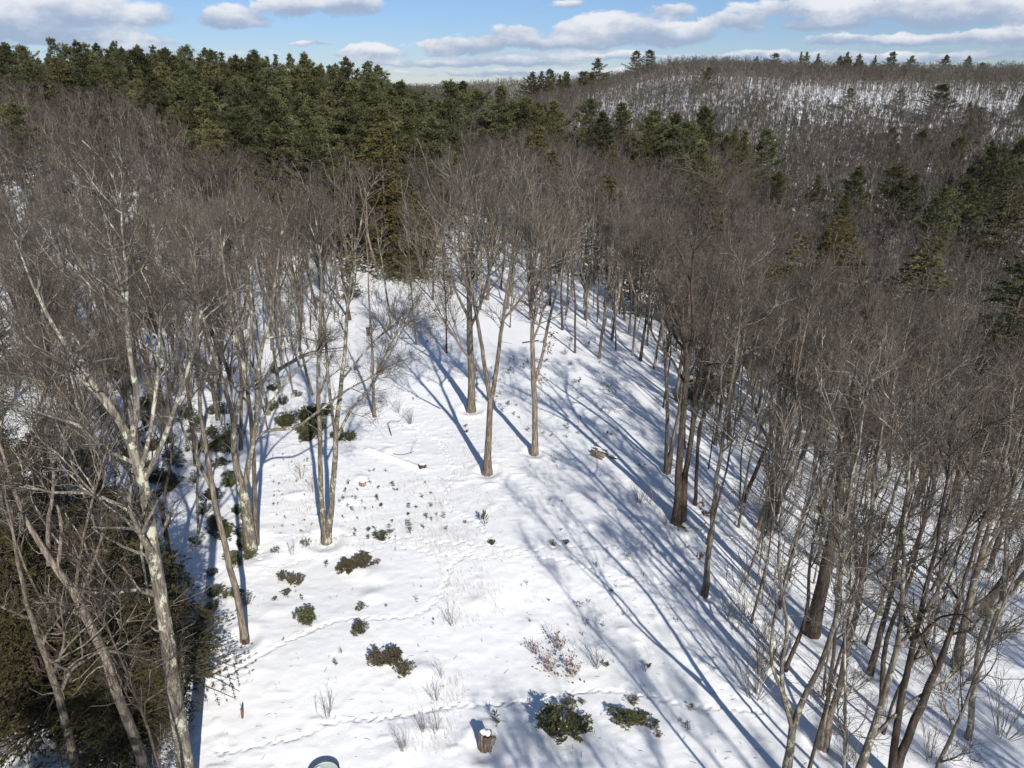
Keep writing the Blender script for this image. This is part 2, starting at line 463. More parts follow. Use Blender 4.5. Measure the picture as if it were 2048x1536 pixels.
MOUNDS = [(735, 900, 850, 940, .3, .25), (590, 990, 600, 990, .5, .25), (695, 1000, 700, 1000, .55, .22), (745, 1192, 745, 1192, .7, .28), (955, 1206, 955, 1206, .6, .2),
          (840, 1340, 846, 1344, .6, .3), (1140, 1050, 1140, 1050, .8, .2), (770, 905, 775, 900, .5, .2), (700, 1140, 745, 1150, .8, .25), (980, 970, 985, 970, .5, .15),
          (800, 1505, 805, 1505, .8, .3), (800, 1462, 830, 1462, .6, .15), (720, 955, 725, 957, .5, .2), (545, 1222, 560, 1222, .5, .12), (1180, 1050, 1185, 1050, .7, .15),
          (1250, 1262, 1270, 1268, .6, .2), (1060, 1255, 1062, 1250, .7, .16), (1150, 770, 1190, 780, .6, .2), (880, 760, 890, 760, 1.2, .25)]

WELLS = [(975, 945, .5), (943, 820, .55), (1068, 906, .45), (653, 1082, .6), (500, 1097, .8), (489, 1278, .45), (1356, 1042, .65), (1408, 1187, .4), (1334, 944, .4), (748, 831, .25),
         (1626, 1264, .8), (1646, 1494, .4), (1742, 1345, .4), (1916, 1331, .5), (1965, 1228, .5), (971, 1494, .45)]
def build_ground():
    def axis(lo, hi, step, far, grow):
        mid = np.arange(lo, hi, step)
        up, p, s = [], mid[-1], step
        while p < far: s *= grow; p += s; up.append(p)
        dn, p, s = [], mid[0], step
        while p > -far: s *= grow; p -= s; dn.append(p)
        return np.array(dn[::-1] + list(mid) + up)
    X = axis(-18, 20, .1, 6000, 1.055); Y = axis(19.5, 58, .085, 6000, 1.05)
    gx, gy = np.meshgrid(X, Y)
    D = np.hypot(gx, gy)
    z = macro(gx, gy)
    near = np.clip(1.5 - D / 70, 0, 1)
    z += near * (vnoise(gx / .9, gy / .6, 5) * .028 + vnoise(gx / .35, gy / .25, 6) * .022)
    # vegetation dimples on the rougher, brushy parts of the clearing
    rough = np.clip(vnoise(gx / 7, gy / 7, 8) * 3 + .3, 0, 1)
    z += near * rough * np.maximum(vnoise(gx / .6, gy / .45, 9) - .2, 0) * .22
    def stamp(cx, cy, rad, fn):
        i0, i1 = np.searchsorted(X, cx - rad), np.searchsorted(X, cx + rad)
        j0, j1 = np.searchsorted(Y, cy - rad), np.searchsorted(Y, cy + rad)
        if i1 > i0 and j1 > j0:
            z[j0:j1, i0:i1] += fn(gx[j0:j1, i0:i1] - cx, gy[j0:j1, i0:i1] - cy)
    for (x0, y0, x1, y1, rad, h) in MOUNDS:
        a, b = at(x0, y0), at(x1, y1)
        n = max(1, int(np.linalg.norm(b - a) / .35))
        c = [a + (b - a) * k / n for k in range(n + 1)] if n > 1 else [a]
        seg = (a, b)
        mid = (a + b) / 2; L_ = np.linalg.norm(b[:2] - a[:2]) / 2
        def f(dx, dy, a=a, b=b, mid=mid, rad=rad, h=h):
            px_, py_ = dx + mid[0], dy + mid[1]
            ab = (b - a)[:2]; q = ((px_ - a[0]) * ab[0] + (py_ - a[1]) * ab[1]) / (ab @ ab + 1e-6)
            q = np.clip(q, 0, 1)
            r = np.hypot(px_ - a[0] - q * ab[0], py_ - a[1] - q * ab[1]) / rad
            return h * .6 * np.exp(-r ** 2 * 1.6)
        stamp(mid[0], mid[1], L_ + rad * 2.2, f)
    def foot(cx, cy, ang, L_, W_, dep):
        ca, sa = math.cos(ang), math.sin(ang)
        def f(dx, dy):
            u = (dx * ca + dy * sa) / L_; v = (-dx * sa + dy * ca) / W_
            r = np.sqrt(u * u + v * v)
            return -dep * np.clip(1.35 - r, 0, 1) ** .8 + .008 * np.exp(-((r - 1.6) / .35) ** 2)
        stamp(cx, cy, max(L_, W_) * 2.4, f)
    r_ = np.random.default_rng(3)
    for tr in TRAILS_WIDE:
        pth, s = smooth_path([at(*p) for p in tr])
        nxt, side = 0.0, 1
        for i in range(1, len(s) - 1):
            if s[i] >= nxt:
                t = pth[min(i + 3, len(s) - 1)] - pth[max(i - 3, 0)]; ang = math.atan2(t[1], t[0])
                nx, ny = -math.sin(ang), math.cos(ang)
                o = .06 * side + r_.normal(0, .025)
                foot(pth[i][0] + nx * o, pth[i][1] + ny * o, ang + r_.normal(0, .2), r_.uniform(.14, .22), .058, .06 + r_.uniform(0, .035))
                nxt = s[i] + .22 + r_.uniform(-.08, .09); side = -side
    for tr in TRAILS_STEP:
        pth, s = smooth_path([at(*p) for p in tr])
        nxt, side = 0.0, 1
        for i in range(1, len(s) - 1):
            if s[i] >= nxt:
                t = pth[min(i + 3, len(s) - 1)] - pth[max(i - 3, 0)]; ang = math.atan2(t[1], t[0])
                nx, ny = -math.sin(ang), math.cos(ang)
                o = .09 * side + r_.normal(0, .03)
                foot(pth[i][0] + nx * o, pth[i][1] + ny * o, ang + r_.normal(0, .25), r_.uniform(.10, .17), .068, .075 + r_.uniform(0, .05))
                nxt = s[i] + .42 + r_.uniform(-.14, .16); side = -side
    for (wx, wy, wr) in WELLS:
        c = at(wx, wy)
        stamp(c[0], c[1], wr * 4, lambda dx, dy: -.13 * np.exp(-(np.hypot(dx, dy) / wr - .7) ** 2 * 1.5) + .07 * np.exp(-((np.hypot(dx, dy) / wr - 2.2) / .7) ** 2))
    z += near * np.abs(vnoise(gx / 1.6 + vnoise(gx / 3, gy / 3, 14) * 2, gy / .8, 15)) * -.03
    nx_, ny_ = len(X), len(Y)
    V = np.stack([gx, gy, z], -1).reshape(-1, 3)
    i = np.arange(nx_ - 1)[None, :]; j = np.arange(ny_ - 1)[:, None]
    a = j * nx_ + i
    Q = np.stack([a, a + 1, a + nx_ + 1, a + nx_], -1).reshape(-1, 4)
    o = link("snow_ground", mesh_np("snow_ground", V, Q, None, [M['snow']], None, True))
    tag(o, "snow covered ground of the clearing, woods and hills, with footprints", kind="structure")
    print("ground quads", len(Q))
build_ground()

# ------------------------------------------------------------------ bare trees
UP = np.array([0, 0, 1.])
def nrm(v): return v / (np.linalg.norm(v, axis=-1, keepdims=True) + 1e-9)

def spawn(P, Rad, k, t0, t1, lf, ang, rng_, m=4, trop=.25, wob=.18, rf=.6, lmin=.25, abs_len=None, rmin=.004, zcap=None, tip=.35):
    """k children on each polyline of P: positions, directions, lengths all drawn at once"""
    N_, n, _ = P.shape
    L_ = np.linalg.norm(np.diff(P, axis=1), axis=2).sum(1)
    t = rng_.uniform(t0, t1, (N_, k)) * (n - 1)
    i = np.clip(t.astype(int), 0, n - 2); f = (t - i)[..., None]
    rows = np.arange(N_)[:, None]
    A, B = P[rows, i], P[rows, i + 1]
    pos = A * (1 - f) + B * f
    T = nrm(B - A)
    r0 = Rad[rows, i] * (1 - f[..., 0]) + Rad[rows, i + 1] * f[..., 0]
    perp = rng_.normal(size=(N_, k, 3)); perp = nrm(perp - (perp * T).sum(-1, keepdims=True) * T)
    a = rng_.uniform(ang[0], ang[1], (N_, k, 1))
    d = nrm(T * np.cos(a) + perp * np.sin(a) + UP * trop * .5)
    if abs_len is not None: ln = rng_.uniform(abs_len[0], abs_len[1], (N_, k))
    else: ln = L_[:, None] * rng_.uniform(lf[0], lf[1], (N_, k)) * (1.15 - .6 * t / (n - 1))
    ln = np.maximum(ln, lmin)
    pos, d, ln, r0 = pos.reshape(-1, 3), d.reshape(-1, 3), ln.ravel(), r0.ravel()
    out = [pos]
    for s in range(m - 1):
        d = nrm(d + rng_.normal(size=d.shape) * wob + UP * trop * .22)
        pos = pos + d * (ln / (m - 1))[:, None]
        out.append(pos)
    Q = np.stack(out, 1)
    rr = np.maximum(r0 * rf, rmin)[:, None] * np.linspace(1, tip, m)[None, :]
    return Q, np.maximum(rr, rmin * .8)

def resample(pts, rad, n):
    pts, rad = np.array(pts, float), np.array(rad, float)
    d = np.r_[0, np.cumsum(np.linalg.norm(np.diff(pts, axis=0), axis=1))]
    s = np.linspace(0, d[-1], n)
    P = np.stack([np.interp(s, d, pts[:, c]) for c in range(3)], 1)
    for _ in range(1):
        P[1:-1] = .25 * P[:-2] + .5 * P[1:-1] + .25 * P[2:]
    return P, np.interp(s, d, rad)

def tree_from_stems(stems, seed, k=(3, 6, 5, 3), t0=.45, twig_r=.0055, spread=1.0, sides=7, limb_len=(2.0, 4.4), n=14, trop=.25, main=None, fine=(.3, .8), tip_len=.5):
    """stems: list of (pts, radii) in tree space. Returns trunk MB and crown MB (slot 0 twigs, slot 1 bark)."""
    r_ = np.random.default_rng(seed)
    tr, cr = MB(), MB()
    SP, SR = [], []
    for pts, rad in stems:
        P, Rd = resample(pts, rad, n)
        h = np.linalg.norm(P[-1] - P[0])
        P[1:] += r_.normal(size=(n - 1, 3)) * np.array([.018, .03, 0]) * (h / 18)
        SP.append(P); SR.append(Rd)
    SP, SR = np.array(SP), np.array(SR)
    tr.tubes(SP, SR, sides, 0)
    if main is not None: msk = np.array(main)
    else: msk = np.arange(len(stems))
    A, Ar = spawn(SP[msk], SR[msk], k[0], t0, .93, None, (.35 * spread, 1.0 * spread), r_, 7, trop, .17, .6, abs_len=limb_len, rmin=.018, tip=.3)
    A2, Ar2 = spawn(SP[msk], SR[msk], 3, .86, 1.0, None, (.15, .7), r_, 7, trop, .2, .9, abs_len=(limb_len[0] * tip_len, limb_len[1] * tip_len), rmin=.018, tip=.3)
    A, Ar = np.concatenate([A, A2]), np.concatenate([Ar, Ar2])
    tr.tubes(A, Ar, 5, 0)
    B, Br = spawn(A, Ar, k[1], .15, 1.0, (.35, .75), (.35, 1.0), r_, 6, trop * .8, .17, .6, .6, rmin=.013, tip=.4)
    cr.tubes(B, Br, 4, 1)
    C, Cr = spawn(B, Br, k[2], .12, 1.0, (.3, .7), (.35, 1.0), r_, 4, trop * .6, .2, .62, .35, rmin=twig_r, tip=.6)
    cr.tubes(C, Cr, 3, 0)
    C2, Cr2 = spawn(A, Ar, 4, .2, 1.0, (.1, .3), (.4, 1.1), r_, 4, trop * .6, .22, .35, .4, rmin=twig_r, tip=.6)
    cr.tubes(C2, Cr2, 3, 0)
    C3, Cr3 = spawn(SP[msk], SR[msk], 7, .3, 1.0, None, (.6, 1.4), r_, 5, .05, .3, .2, .4, abs_len=(.5, 1.8), rmin=.007, tip=.5)
    cr.tubes(C3, Cr3, 3, 1)
    C = np.concatenate([C, C2]); Cr = np.concatenate([Cr, Cr2])
    D_, Dr = spawn(C, Cr, k[3], .15, 1.0, None, (.3, 1.0), r_, 3, trop * .5, .22, .8, .2, abs_len=fine, rmin=twig_r * .75, tip=.7)
    cr.tubes(D_, Dr, 3, 0)
    return tr, cr

def random_stems(r_, H, rad, forks, lean=.04, fork_at=(.25, .5), open_=.16):
    base_flare = [1.35, 1.0]
    top = np.array([r_.normal(0, lean) * H, r_.normal(0, lean) * H, H])
    f = r_.uniform(*fork_at)
    node = top * f + np.array([r_.normal(0, .02), r_.normal(0, .02), 0]) * H
    node[2] = H * f
    stems = []
    if forks == 1:
        m = top * .55 + np.array([*r_.normal(0, .02 * H, 2), 0])
        stems.append(([(0, 0, -.4), (0, 0, .5), node, m, top], [rad * 1.35, rad, rad * .82, rad * .55, .02]))
    else:
        a0 = r_.uniform(0, 6.28)
        for i in range(forks):
            a = a0 + i * 6.283 / forks + r_.normal(0, .3)
            dv = np.array([math.cos(a), math.sin(a), 0]) * H * open_ * r_.uniform(.5, 1.2)
            tip = top * r_.uniform(.82, 1.0) + dv * 1.3
            mid = node + (tip - node) * .45 + dv * .25
            w = rad * (.78 if i == 0 else .62)
            if i == 0: stems.append(([(0, 0, -.4), (0, 0, .5), node * .5, node, mid, tip], [rad * 1.35, rad, rad * .92, rad * .8, w * .6, .02]))
            else: stems.append(([node - np.array([0, 0, .25]), node + (mid - node) * .3, mid, tip], [w, w * .85, w * .55, .02]))
    return stems

# hero trees: (base px, base py, label, bark, [stems of (px, py, width px)], options)
HEROES = [
 ("leafless tree whose trunk parts into a tall V in the middle of the clearing", 'bark', (975, 945), [
   [(975, 947, 24), (975, 915, 15), (978, 860, 12.5), (981, 800, 12)],
   [(981, 806, 10), (974, 760, 9), (965, 700, 8), (955, 640, 7), (945, 590, 6), (938, 540, 5), (930, 470, 3.5), (922, 400, 2)],
   [(981, 806, 10), (990, 760, 9), (998, 700, 8), (1005, 640, 7), (1012, 600, 6.5), (1020, 540, 5), (1036, 460, 3.5), (1052, 390, 2)],
   [(963, 745, 5), (925, 700, 4), (900, 660, 3), (870, 610, 2), (850, 560, 1.2)],
   [(1006, 640, 5), (1040, 600, 4), (1062, 560, 3), (1078, 500, 2)]], dict(main=[1, 2, 3, 4], t0=.25, k=(7, 8, 5, 2), limb_len=(3.0, 6.2), spread=.62, trop=.34, tip_len=.6)),
 ("straight grey trunk just behind the V shaped tree in the clearing", 'bark', (943, 820), [
   [(943, 822, 22), (943, 795, 15), (942, 720, 13.5), (940, 660, 13), (938, 600, 10), (940, 520, 7), (950, 440, 5), (955, 350, 2)],
   [(939, 640, 7), (915, 590, 5), (890, 530, 4), (870, 450, 3), (850, 380, 1.5)],
   [(939, 660, 6), (965, 600, 5), (985, 520, 4), (995, 430, 2)]], dict(main=[0, 1, 2], t0=.45, k=(8, 8, 5, 2), limb_len=(3.0, 6.2), spread=.65, trop=.34, tip_len=.6)),
 ("slim forked tree with a tuft of brown leaves, right of the V shaped tree", 'bark', (1068, 906), [
   [(1068, 908, 20), (1071, 880, 12), (1069, 800, 11), (1066, 750, 10.5), (1064, 680, 8.5), (1063, 600, 7), (1060, 520, 5), (1066, 430, 3), (1070, 360, 1.5)],
   [(1067, 770, 7.5), (1085, 715, 6.5), (1095, 650, 6), (1112, 590, 5), (1130, 510, 3.5), (1145, 420, 2)]], dict(main=[0, 1], t0=.45, k=(8, 8, 5, 2), limb_len=(2.4, 5.2), spread=.6, trop=.34, tip_len=.6)),
 ("two-stemmed leafless tree left of the clearing, joined at its foot", 'lichen_bark', (653, 1082), [
   [(652, 1084, 24), (648, 1060, 12), (643, 1000, 10.5), (640, 900, 9.5), (637, 800, 9), (636, 740, 8), (640, 660, 7), (645, 590, 6), (640, 500, 4), (628, 420, 2)],
   [(654, 1083, 22), (661, 1040, 13), (667, 970, 11.5), (672, 860, 10.5), (681, 780, 9), (690, 700, 7.5), (693, 640, 6.5), (702, 560, 5), (715, 480, 4), (732, 400, 2)],
   [(672, 872, 7), (660, 800, 6.5), (655, 740, 6), (650, 660, 5), (640, 560, 4), (618, 470, 2)],
   [(672, 880, 7), (700, 820, 5.5), (745, 770, 4), (775, 700, 3), (810, 640, 1.5)],
   [(684, 760, 5), (720, 715, 4), (750, 680, 3.5), (790, 650, 2), (830, 640, 1)]], dict(main=[0, 1, 2, 3, 4], t0=.45, k=(4, 7, 5, 2), limb_len=(2.0, 4.8), spread=.7)),
 ("stout many-stemmed tree with a wide fan of limbs left of the clearing", 'lichen_bark', (500, 1097), [
   [(501, 1100, 30), (498, 1060, 22), (492, 1010, 21), (484, 978, 20), (470, 930, 12), (465, 870, 12), (470, 815, 12), (483, 785, 11), (497, 755, 10), (480, 700, 7), (462, 640, 6), (450, 560, 5), (440, 460, 3)],
   [(468, 850, 9), (455, 790, 9), (430, 720, 8), (415, 670, 7), (395, 600, 6), (380, 520, 4), (365, 430, 2)],
   [(488, 985, 13), (495, 940, 11), (507, 890, 9), (513, 840, 9), (514, 780, 8), (518, 710, 8), (530, 670, 7), (541, 630, 6), (552, 550, 4.5), (565, 450, 2)],
   [(508, 880, 7), (530, 860, 6.5), (590, 858, 6), (640, 820, 5), (700, 775, 4), (755, 750, 2)],
   [(510, 870, 6), (532, 820, 5), (560, 780, 4.5), (600, 735, 4), (640, 700, 2)],
   [(492, 765, 8), (500, 700, 6.5), (505, 640, 6), (500, 560, 4), (505, 460, 2)]], dict(main=[0, 1, 2, 3, 4, 5], t0=.5, k=(3, 6, 5, 3))),
 ("straight slim trunk rising behind the stout many-stemmed tree", 'bark', (512, 1085), [
   [(512, 1087, 14), (511, 1050, 10), (508, 960, 9), (506, 860, 8), (495, 780, 8), (485, 700, 6), (478, 600, 4), (470, 480, 2)]], dict(main=[0], t0=.5, k=(6, 5, 4, 3))),
 ("leaning pole-like trunk with a hollow at its foot, left edge of the clearing", 'bark', (489, 1278), [
   [(489, 1281, 20), (484, 1245, 13.5), (470, 1170, 12.5), (452, 1100, 12), (438, 1040, 11.5), (424, 975, 11), (411, 900, 9), (402, 830, 8), (398, 760, 7), (394, 680, 6), (395, 600, 4), (390, 500, 2)],
   [(426, 985, 8), (408, 945, 7), (385, 900, 6), (365, 860, 4), (352, 800, 2)]], dict(main=[0, 1], t0=.6)),
 ("dark twin-stemmed tree with a broad fan of limbs, right of the clearing", 'dark_bark', (1356, 1042), [
   [(1353, 1045, 26), (1354, 1010, 17), (1358, 940, 15), (1363, 860, 13), (1370, 780, 12), (1376, 715, 11), (1362, 650, 7), (1335, 590, 5), (1305, 545, 4), (1270, 480, 2)],
   [(1363, 1040, 20), (1369, 960, 12), (1382, 880, 10.5), (1390, 800, 9.5), (1402, 720, 8), (1432, 650, 6.5), (1465, 600, 5), (1510, 545, 4), (1565, 470, 2)],
   [(1375, 730, 8), (1388, 650, 7), (1382, 560, 6), (1392, 480, 4), (1402, 400, 2)],
   [(1392, 780, 7), (1412, 690, 6), (1432, 590, 5), (1452, 490, 3), (1465, 400, 1.5)],
   [(1371, 770, 6), (1345, 720, 5), (1310, 680, 4), (1285, 620, 3), (1255, 560, 1.5)]], dict(main=[0, 1, 2, 3, 4], t0=.5, k=(4, 6, 6, 4))),
 ("slim tree hung with withered brown leaves, right of the clearing", 'bark', (1408, 1187), [
   [(1408, 1190, 18), (1413, 1150, 12), (1421, 1080, 10.5), (1426, 1020, 9.5), (1433, 950, 8), (1446, 880, 7), (1457, 800, 6), (1470, 720, 4.5), (1482, 620, 3), (1488, 540, 1.5)]],
   dict(main=[0], t0=.45, k=(8, 6, 6, 3))),
 ("pair of thin poles sharing one foot, left of the dark twin-stemmed tree", 'bark', (1334, 944), [
   [(1333, 946, 14), (1333, 900, 8), (1335, 820, 7.5), (1333, 760, 7), (1328, 690, 6), (1322, 600, 4), (1312, 500, 2)],
   [(1336, 946, 12), (1343, 890, 8), (1357, 830, 7), (1366, 760, 6), (1372, 680, 4), (1380, 580, 2)]], dict(main=[0, 1], t0=.5)),
 ("thin snag with a square wooden box fixed to it, back of the clearing", 'bark', (748, 831), [
   [(749, 833, 9), (747, 800, 6.5), (746, 740, 6), (745, 700, 5), (739, 620, 4), (736, 540, 2.5), (732, 450, 1.2)],
   [(746, 760, 4), (765, 735, 3.5), (790, 690, 2.5), (810, 650, 1.2)]], dict(main=[0, 1], t0=.35, k=(5, 4, 4, 3), limb_len=(1.2, 2.6))),
 ("thick dark trunk standing in the open woods at lower right", 'dark_bark', (1626, 1264), [
   [(1622, 1270, 38), (1632, 1225, 27), (1651, 1150, 24), (1665, 1070, 22), (1675, 1000, 19), (1690, 900, 15), (1705, 800, 11), (1725, 680, 8), (1740, 580, 3)],
   [(1655, 1120, 10), (1690, 1040, 8), (1700, 960, 6), (1715, 860, 3)]], dict(main=[0, 1], t0=.4, k=(7, 6, 5, 2))),
 ("lichen-blotched forked tree leaning into view at bottom right", 'lichen_bark', (1578, 1560), [
   [(1572, 1575, 26), (1577, 1520, 17), (1585, 1453, 15), (1600, 1400, 12), (1634, 1349, 11), (1665, 1279, 10), (1679, 1209, 9), (1684, 1105, 7.5), (1692, 1020, 6), (1715, 900, 4), (1735, 780, 2)],
   [(1585, 1460, 11), (1566, 1390, 9), (1560, 1335, 8.5), (1578, 1262, 7), (1560, 1180, 6), (1555, 1100, 5), (1565, 1000, 3), (1560, 900, 1.5)],
   [(1585, 1425, 8), (1540, 1330, 7), (1545, 1250, 6), (1575, 1150, 5), (1600, 1050, 4), (1625, 930, 2)]], dict(main=[0, 1, 2], t0=.35, k=(5, 5, 4, 2))),
 ("twin-footed slim tree left of the leaning forked trunks at bottom right", 'bark', (1646, 1494), [
   [(1647, 1500, 20), (1662, 1430, 13.5), (1683, 1349, 12.5), (1700, 1272, 12), (1721, 1195, 10.5), (1738, 1070, 9), (1747, 990, 7), (1765, 850, 5), (1780, 720, 2)],
   [(1640, 1497, 12), (1655, 1400, 8), (1668, 1300, 7), (1672, 1200, 6), (1690, 1080, 4), (1695, 980, 2)]], dict(main=[0, 1], t0=.4, k=(5, 5, 4, 2))),
 ("mossy leaning trunk whose fork opens rightward, bottom right woods", 'lichen_bark', (1718, 1560), [
   [(1712, 1575, 22), (1726, 1520, 17), (1745, 1471, 15), (1773, 1377, 13), (1794, 1297, 11), (1808, 1209, 9.5), (1802, 1140, 8), (1808, 1070, 6), (1820, 920, 4), (1825, 800, 2)],
   [(1745, 1475, 8), (1790, 1430, 7), (1830, 1395, 6), (1900, 1360, 5), (1960, 1300, 3), (2030, 1250, 1.5)],
   [(1790, 1300, 8), (1835, 1250, 7), (1870, 1190, 6), (1930, 1100, 4), (1975, 1020, 2)]], dict(main=[0, 1, 2], t0=.35, k=(5, 5, 4, 2))),
 ("straight dark stem between leaning trunks at bottom right", 'dark_bark', (1780, 1560), [
   [(1778, 1575, 20), (1785, 1510, 15), (1801, 1412, 13.5), (1829, 1279, 11), (1854, 1174, 9), (1880, 1060, 7), (1900, 930, 4), (1905, 830, 2)]], dict(main=[0], t0=.4, k=(8, 5, 4, 2))),
 ("strongly leaning dark trunk with a broken stub, bottom right woods", 'dark_bark', (1790, 1560), [
   [(1782, 1580, 24), (1805, 1500, 17), (1857, 1377, 14.5), (1885, 1307, 12), (1905, 1262, 10), (1925, 1170, 7), (1960, 1060, 5), (1990, 940, 2)]], dict(main=[0], t0=.4, k=(8, 5, 4, 2))),
 ("dark slender pole just right of the thick dark trunk", 'dark_bark', (1742, 1345), [
   [(1741, 1347, 16), (1752, 1300, 12), (1766, 1244, 10.5), (1787, 1174, 9.5), (1800, 1090, 8), (1815, 980, 6), (1830, 850, 4), (1835, 740, 2)]], dict(main=[0], t0=.5, k=(7, 5, 4, 2))),
 ("sturdy tree with a snow-ringed foot in the right-hand woods", 'bark', (1916, 1331), [
   [(1914, 1334, 26), (1922, 1290, 18), (1934, 1223, 16), (1951, 1157, 13), (1969, 1087, 11), (1990, 1020, 8), (2015, 900, 6), (2030, 760, 3)],
   [(1950, 1160, 8), (1985, 1080, 6), (2040, 1000, 4), (2070, 900, 2)]], dict(main=[0, 1], t0=.4, k=(6, 5, 4, 3))),
 ("heavy trunk bending right towards the frame edge in the right-hand woods", 'dark_bark', (1965, 1228), [
   [(1963, 1231, 26), (1975, 1205, 18), (1997, 1174, 16), (2038, 1122, 14), (2075, 1050, 11), (2100, 940, 7), (2110, 800, 3)]], dict(main=[0], t0=.4, k=(7, 5, 4, 2))),
 ("huge pale lichen-spotted trunk rising through the hemlocks at lower left", 'lichen_bark', (380, 1580), [
   [(378, 1590, 38), (368, 1520, 31), (350, 1400, 29), (335, 1290, 27), (320, 1180, 26), (305, 1080, 25), (292, 1000, 23), (276, 920, 21), (262, 860, 17), (240, 820, 14), (200, 785, 12), (150, 720, 9), (100, 650, 7), (60, 570, 5), (30, 480, 3)],
   [(266, 880, 13), (276, 800, 12), (262, 720, 10), (252, 640, 8), (256, 560, 6), (245, 470, 4), (240, 390, 2)],
   [(288, 960, 11), (320, 900, 10), (345, 830, 9), (372, 750, 7), (395, 680, 5), (405, 590, 3)],
   [(300, 1046, 10), (240, 1010, 8), (180, 985, 7), (100, 985, 5), (20, 960, 3)],
   [(282, 940, 9), (300, 870, 8), (310, 800, 7), (318, 720, 5), (320, 620, 3)],
   [(286, 1075, 6), (281, 1100, 5.5), (290, 1150, 4), (300, 1210, 2)],
   [(276, 930, 9), (215, 900, 7), (160, 850, 6), (90, 830, 4), (20, 800, 2)]], dict(main=[0, 1, 2, 3, 4, 6], t0=.4, k=(4, 5, 4, 3), sides=10, limb_len=(1.6, 3.6))),
 ("crooked grey trunk leaning left in the lower left thicket", 'bark', (296, 1570), [
   [(300, 1580, 26), (285, 1520, 21), (240, 1400, 19), (205, 1290, 18), (175, 1240, 17), (140, 1164, 15), (98, 1122, 13), (60, 1060, 10), (20, 960, 7), (-20, 820, 4)],
   [(98, 1130, 9), (95, 1050, 8), (110, 960, 6), (90, 860, 4), (80, 760, 2)],
   [(172, 1240, 8), (150, 1180, 7), (165, 1080, 5), (190, 980, 4), (220, 880, 2)]], dict(main=[0, 1, 2], t0=.35, k=(4, 4, 4, 2))),
 ("slender forked stem at the bottom left corner of the thicket", 'bark', (155, 1570), [
   [(160, 1580, 22), (150, 1520, 18), (120, 1400, 15), (100, 1340, 14), (80, 1280, 12), (50, 1200, 9), (30, 1080, 6), (5, 950, 3)],
   [(118, 1395, 8), (140, 1340, 7), (200, 1300, 5), (260, 1310, 3), (330, 1330, 1.5)]], dict(main=[0, 1], t0=.3, k=(4, 4, 4, 2))),
]
TREE_XY = []
def build_hero(label, bark, base, stems, opt, seed):
    b = at(*base) if base[1] < 1530 else at(*base)
    Y = b[1]; slant = None
    S_ = []
    r_ = np.random.default_rng(seed + 900)
    for k_, st in enumerate(stems):
        pts, rad = [], []
        off = 0 if k_ == 0 else r_.uniform(-.25, .25)
        tip_dy = r_.uniform(-2.0, 2.0)
        nst = len(st)
        for j, (px, py, w) in enumerate(st):
            dy = 0 if k_ == 0 and j < 3 else tip_dy * (j / nst) ** 2
            p = on_plane(px, py, Y + dy)
            dist = np.linalg.norm(p - np.array([0, 0, CAM_H]))
            cosv = 1.0
            rad.append(w * .5 / FPX * (Y + dy) / ray_dir(px, py)[1] * 1.0)
            pts.append(p - b)
        if k_ == 0: pts[0] = np.array([pts[0][0], pts[0][1], -.35])
        S_.append((pts, rad))
    # branching starts part way up the whole tree
    o = dict(opt)
    if 'n' not in o: o['n'] = 18
    tr, cr = tree_from_stems(S_, seed, **o)
    t = thing("bare_tree", label, "tree", b, group="leafless trees round the clearing")
    link("trunk", tr.mesh("hero_trunk", [M[bark]], True), t)
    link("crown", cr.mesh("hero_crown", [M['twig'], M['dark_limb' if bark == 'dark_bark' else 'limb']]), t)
    TREE_XY.append((b[0], b[1]))
    return t, b
hero_objs = {}
for i, (lab, bark, base, stems, opt) in enumerate(HEROES):
    hero_objs[i] = build_hero(lab, bark, base, stems, opt, 100 + i)

# prototypes for the woods
PROTO = []
def make_proto(kind, seed):
    r_ = np.random.default_rng(seed)
    if kind == 'tall':    # slender straight forest tree, crown high
        st = random_stems(r_, 18, .15, 1, .05); opt = dict(k=(9, 7, 4, 2), t0=.42, limb_len=(1.7, 3.6), spread=.85, trop=.3)
    elif kind == 'fork':
        st = random_stems(r_, 18, .19, 2, .05, (.2, .45), .12); opt = dict(k=(6, 7, 4, 2), t0=.4, limb_len=(1.8, 3.8), spread=.9, trop=.3)
    elif kind == 'fan':   # many-stemmed fan
        st = random_stems(r_, 17, .22, 4, .04, (.15, .35), .2); opt = dict(k=(4, 7, 4, 2), t0=.35, limb_len=(1.8, 4.2), spread=.9, trop=.3)
    elif kind == 'lean':
        st = random_stems(r_, 16, .14, 1, .14); opt = dict(k=(9, 7, 4, 2), t0=.38, limb_len=(1.6, 3.6), spread=1.0, trop=.25)
    elif kind == 'pole':
        st = random_stems(r_, 14, .075, 1, .045); opt = dict(k=(9, 5, 5, 2), t0=.38, limb_len=(.9, 2.4), spread=.75, trop=.35)
    elif kind == 'sapling':
        st = random_stems(r_, 9, .055, 1, .06); opt = dict(k=(8, 4, 4, 3), t0=.3, limb_len=(.8, 1.9), spread=.8, trop=.4, n=9, fine=(.3, .6))
    tr, cr = tree_from_stems(st, seed, **opt)
    return tr.mesh("trunk_" + kind, [M['bark']], True), cr.mesh("crown_" + kind, [M['twig'], M['limb']]), kind
for kd, sd in (('pole', 21), ('pole', 22), ('pole', 23), ('tall', 1), ('tall', 2), ('fork', 3), ('fork', 4), ('fan', 5), ('fan', 6), ('lean', 7), ('tall', 8), ('sapling', 9), ('sapling', 10)):
    PROTO.append(make_proto(kd, sd))
KIND_IDX = {}
for i, p in enumerate(PROTO): KIND_IDX.setdefault(p[2], []).append(i)
# the same trunks in lichen-covered and dark bark
def trunk_variant(me, mat):
    c = me.copy(); c.materials[0] = mat; return c
TRUNKS = [[p[0], trunk_variant(p[0], M['lichen_bark']), trunk_variant(p[0], M['dark_bark'])] for p in PROTO]

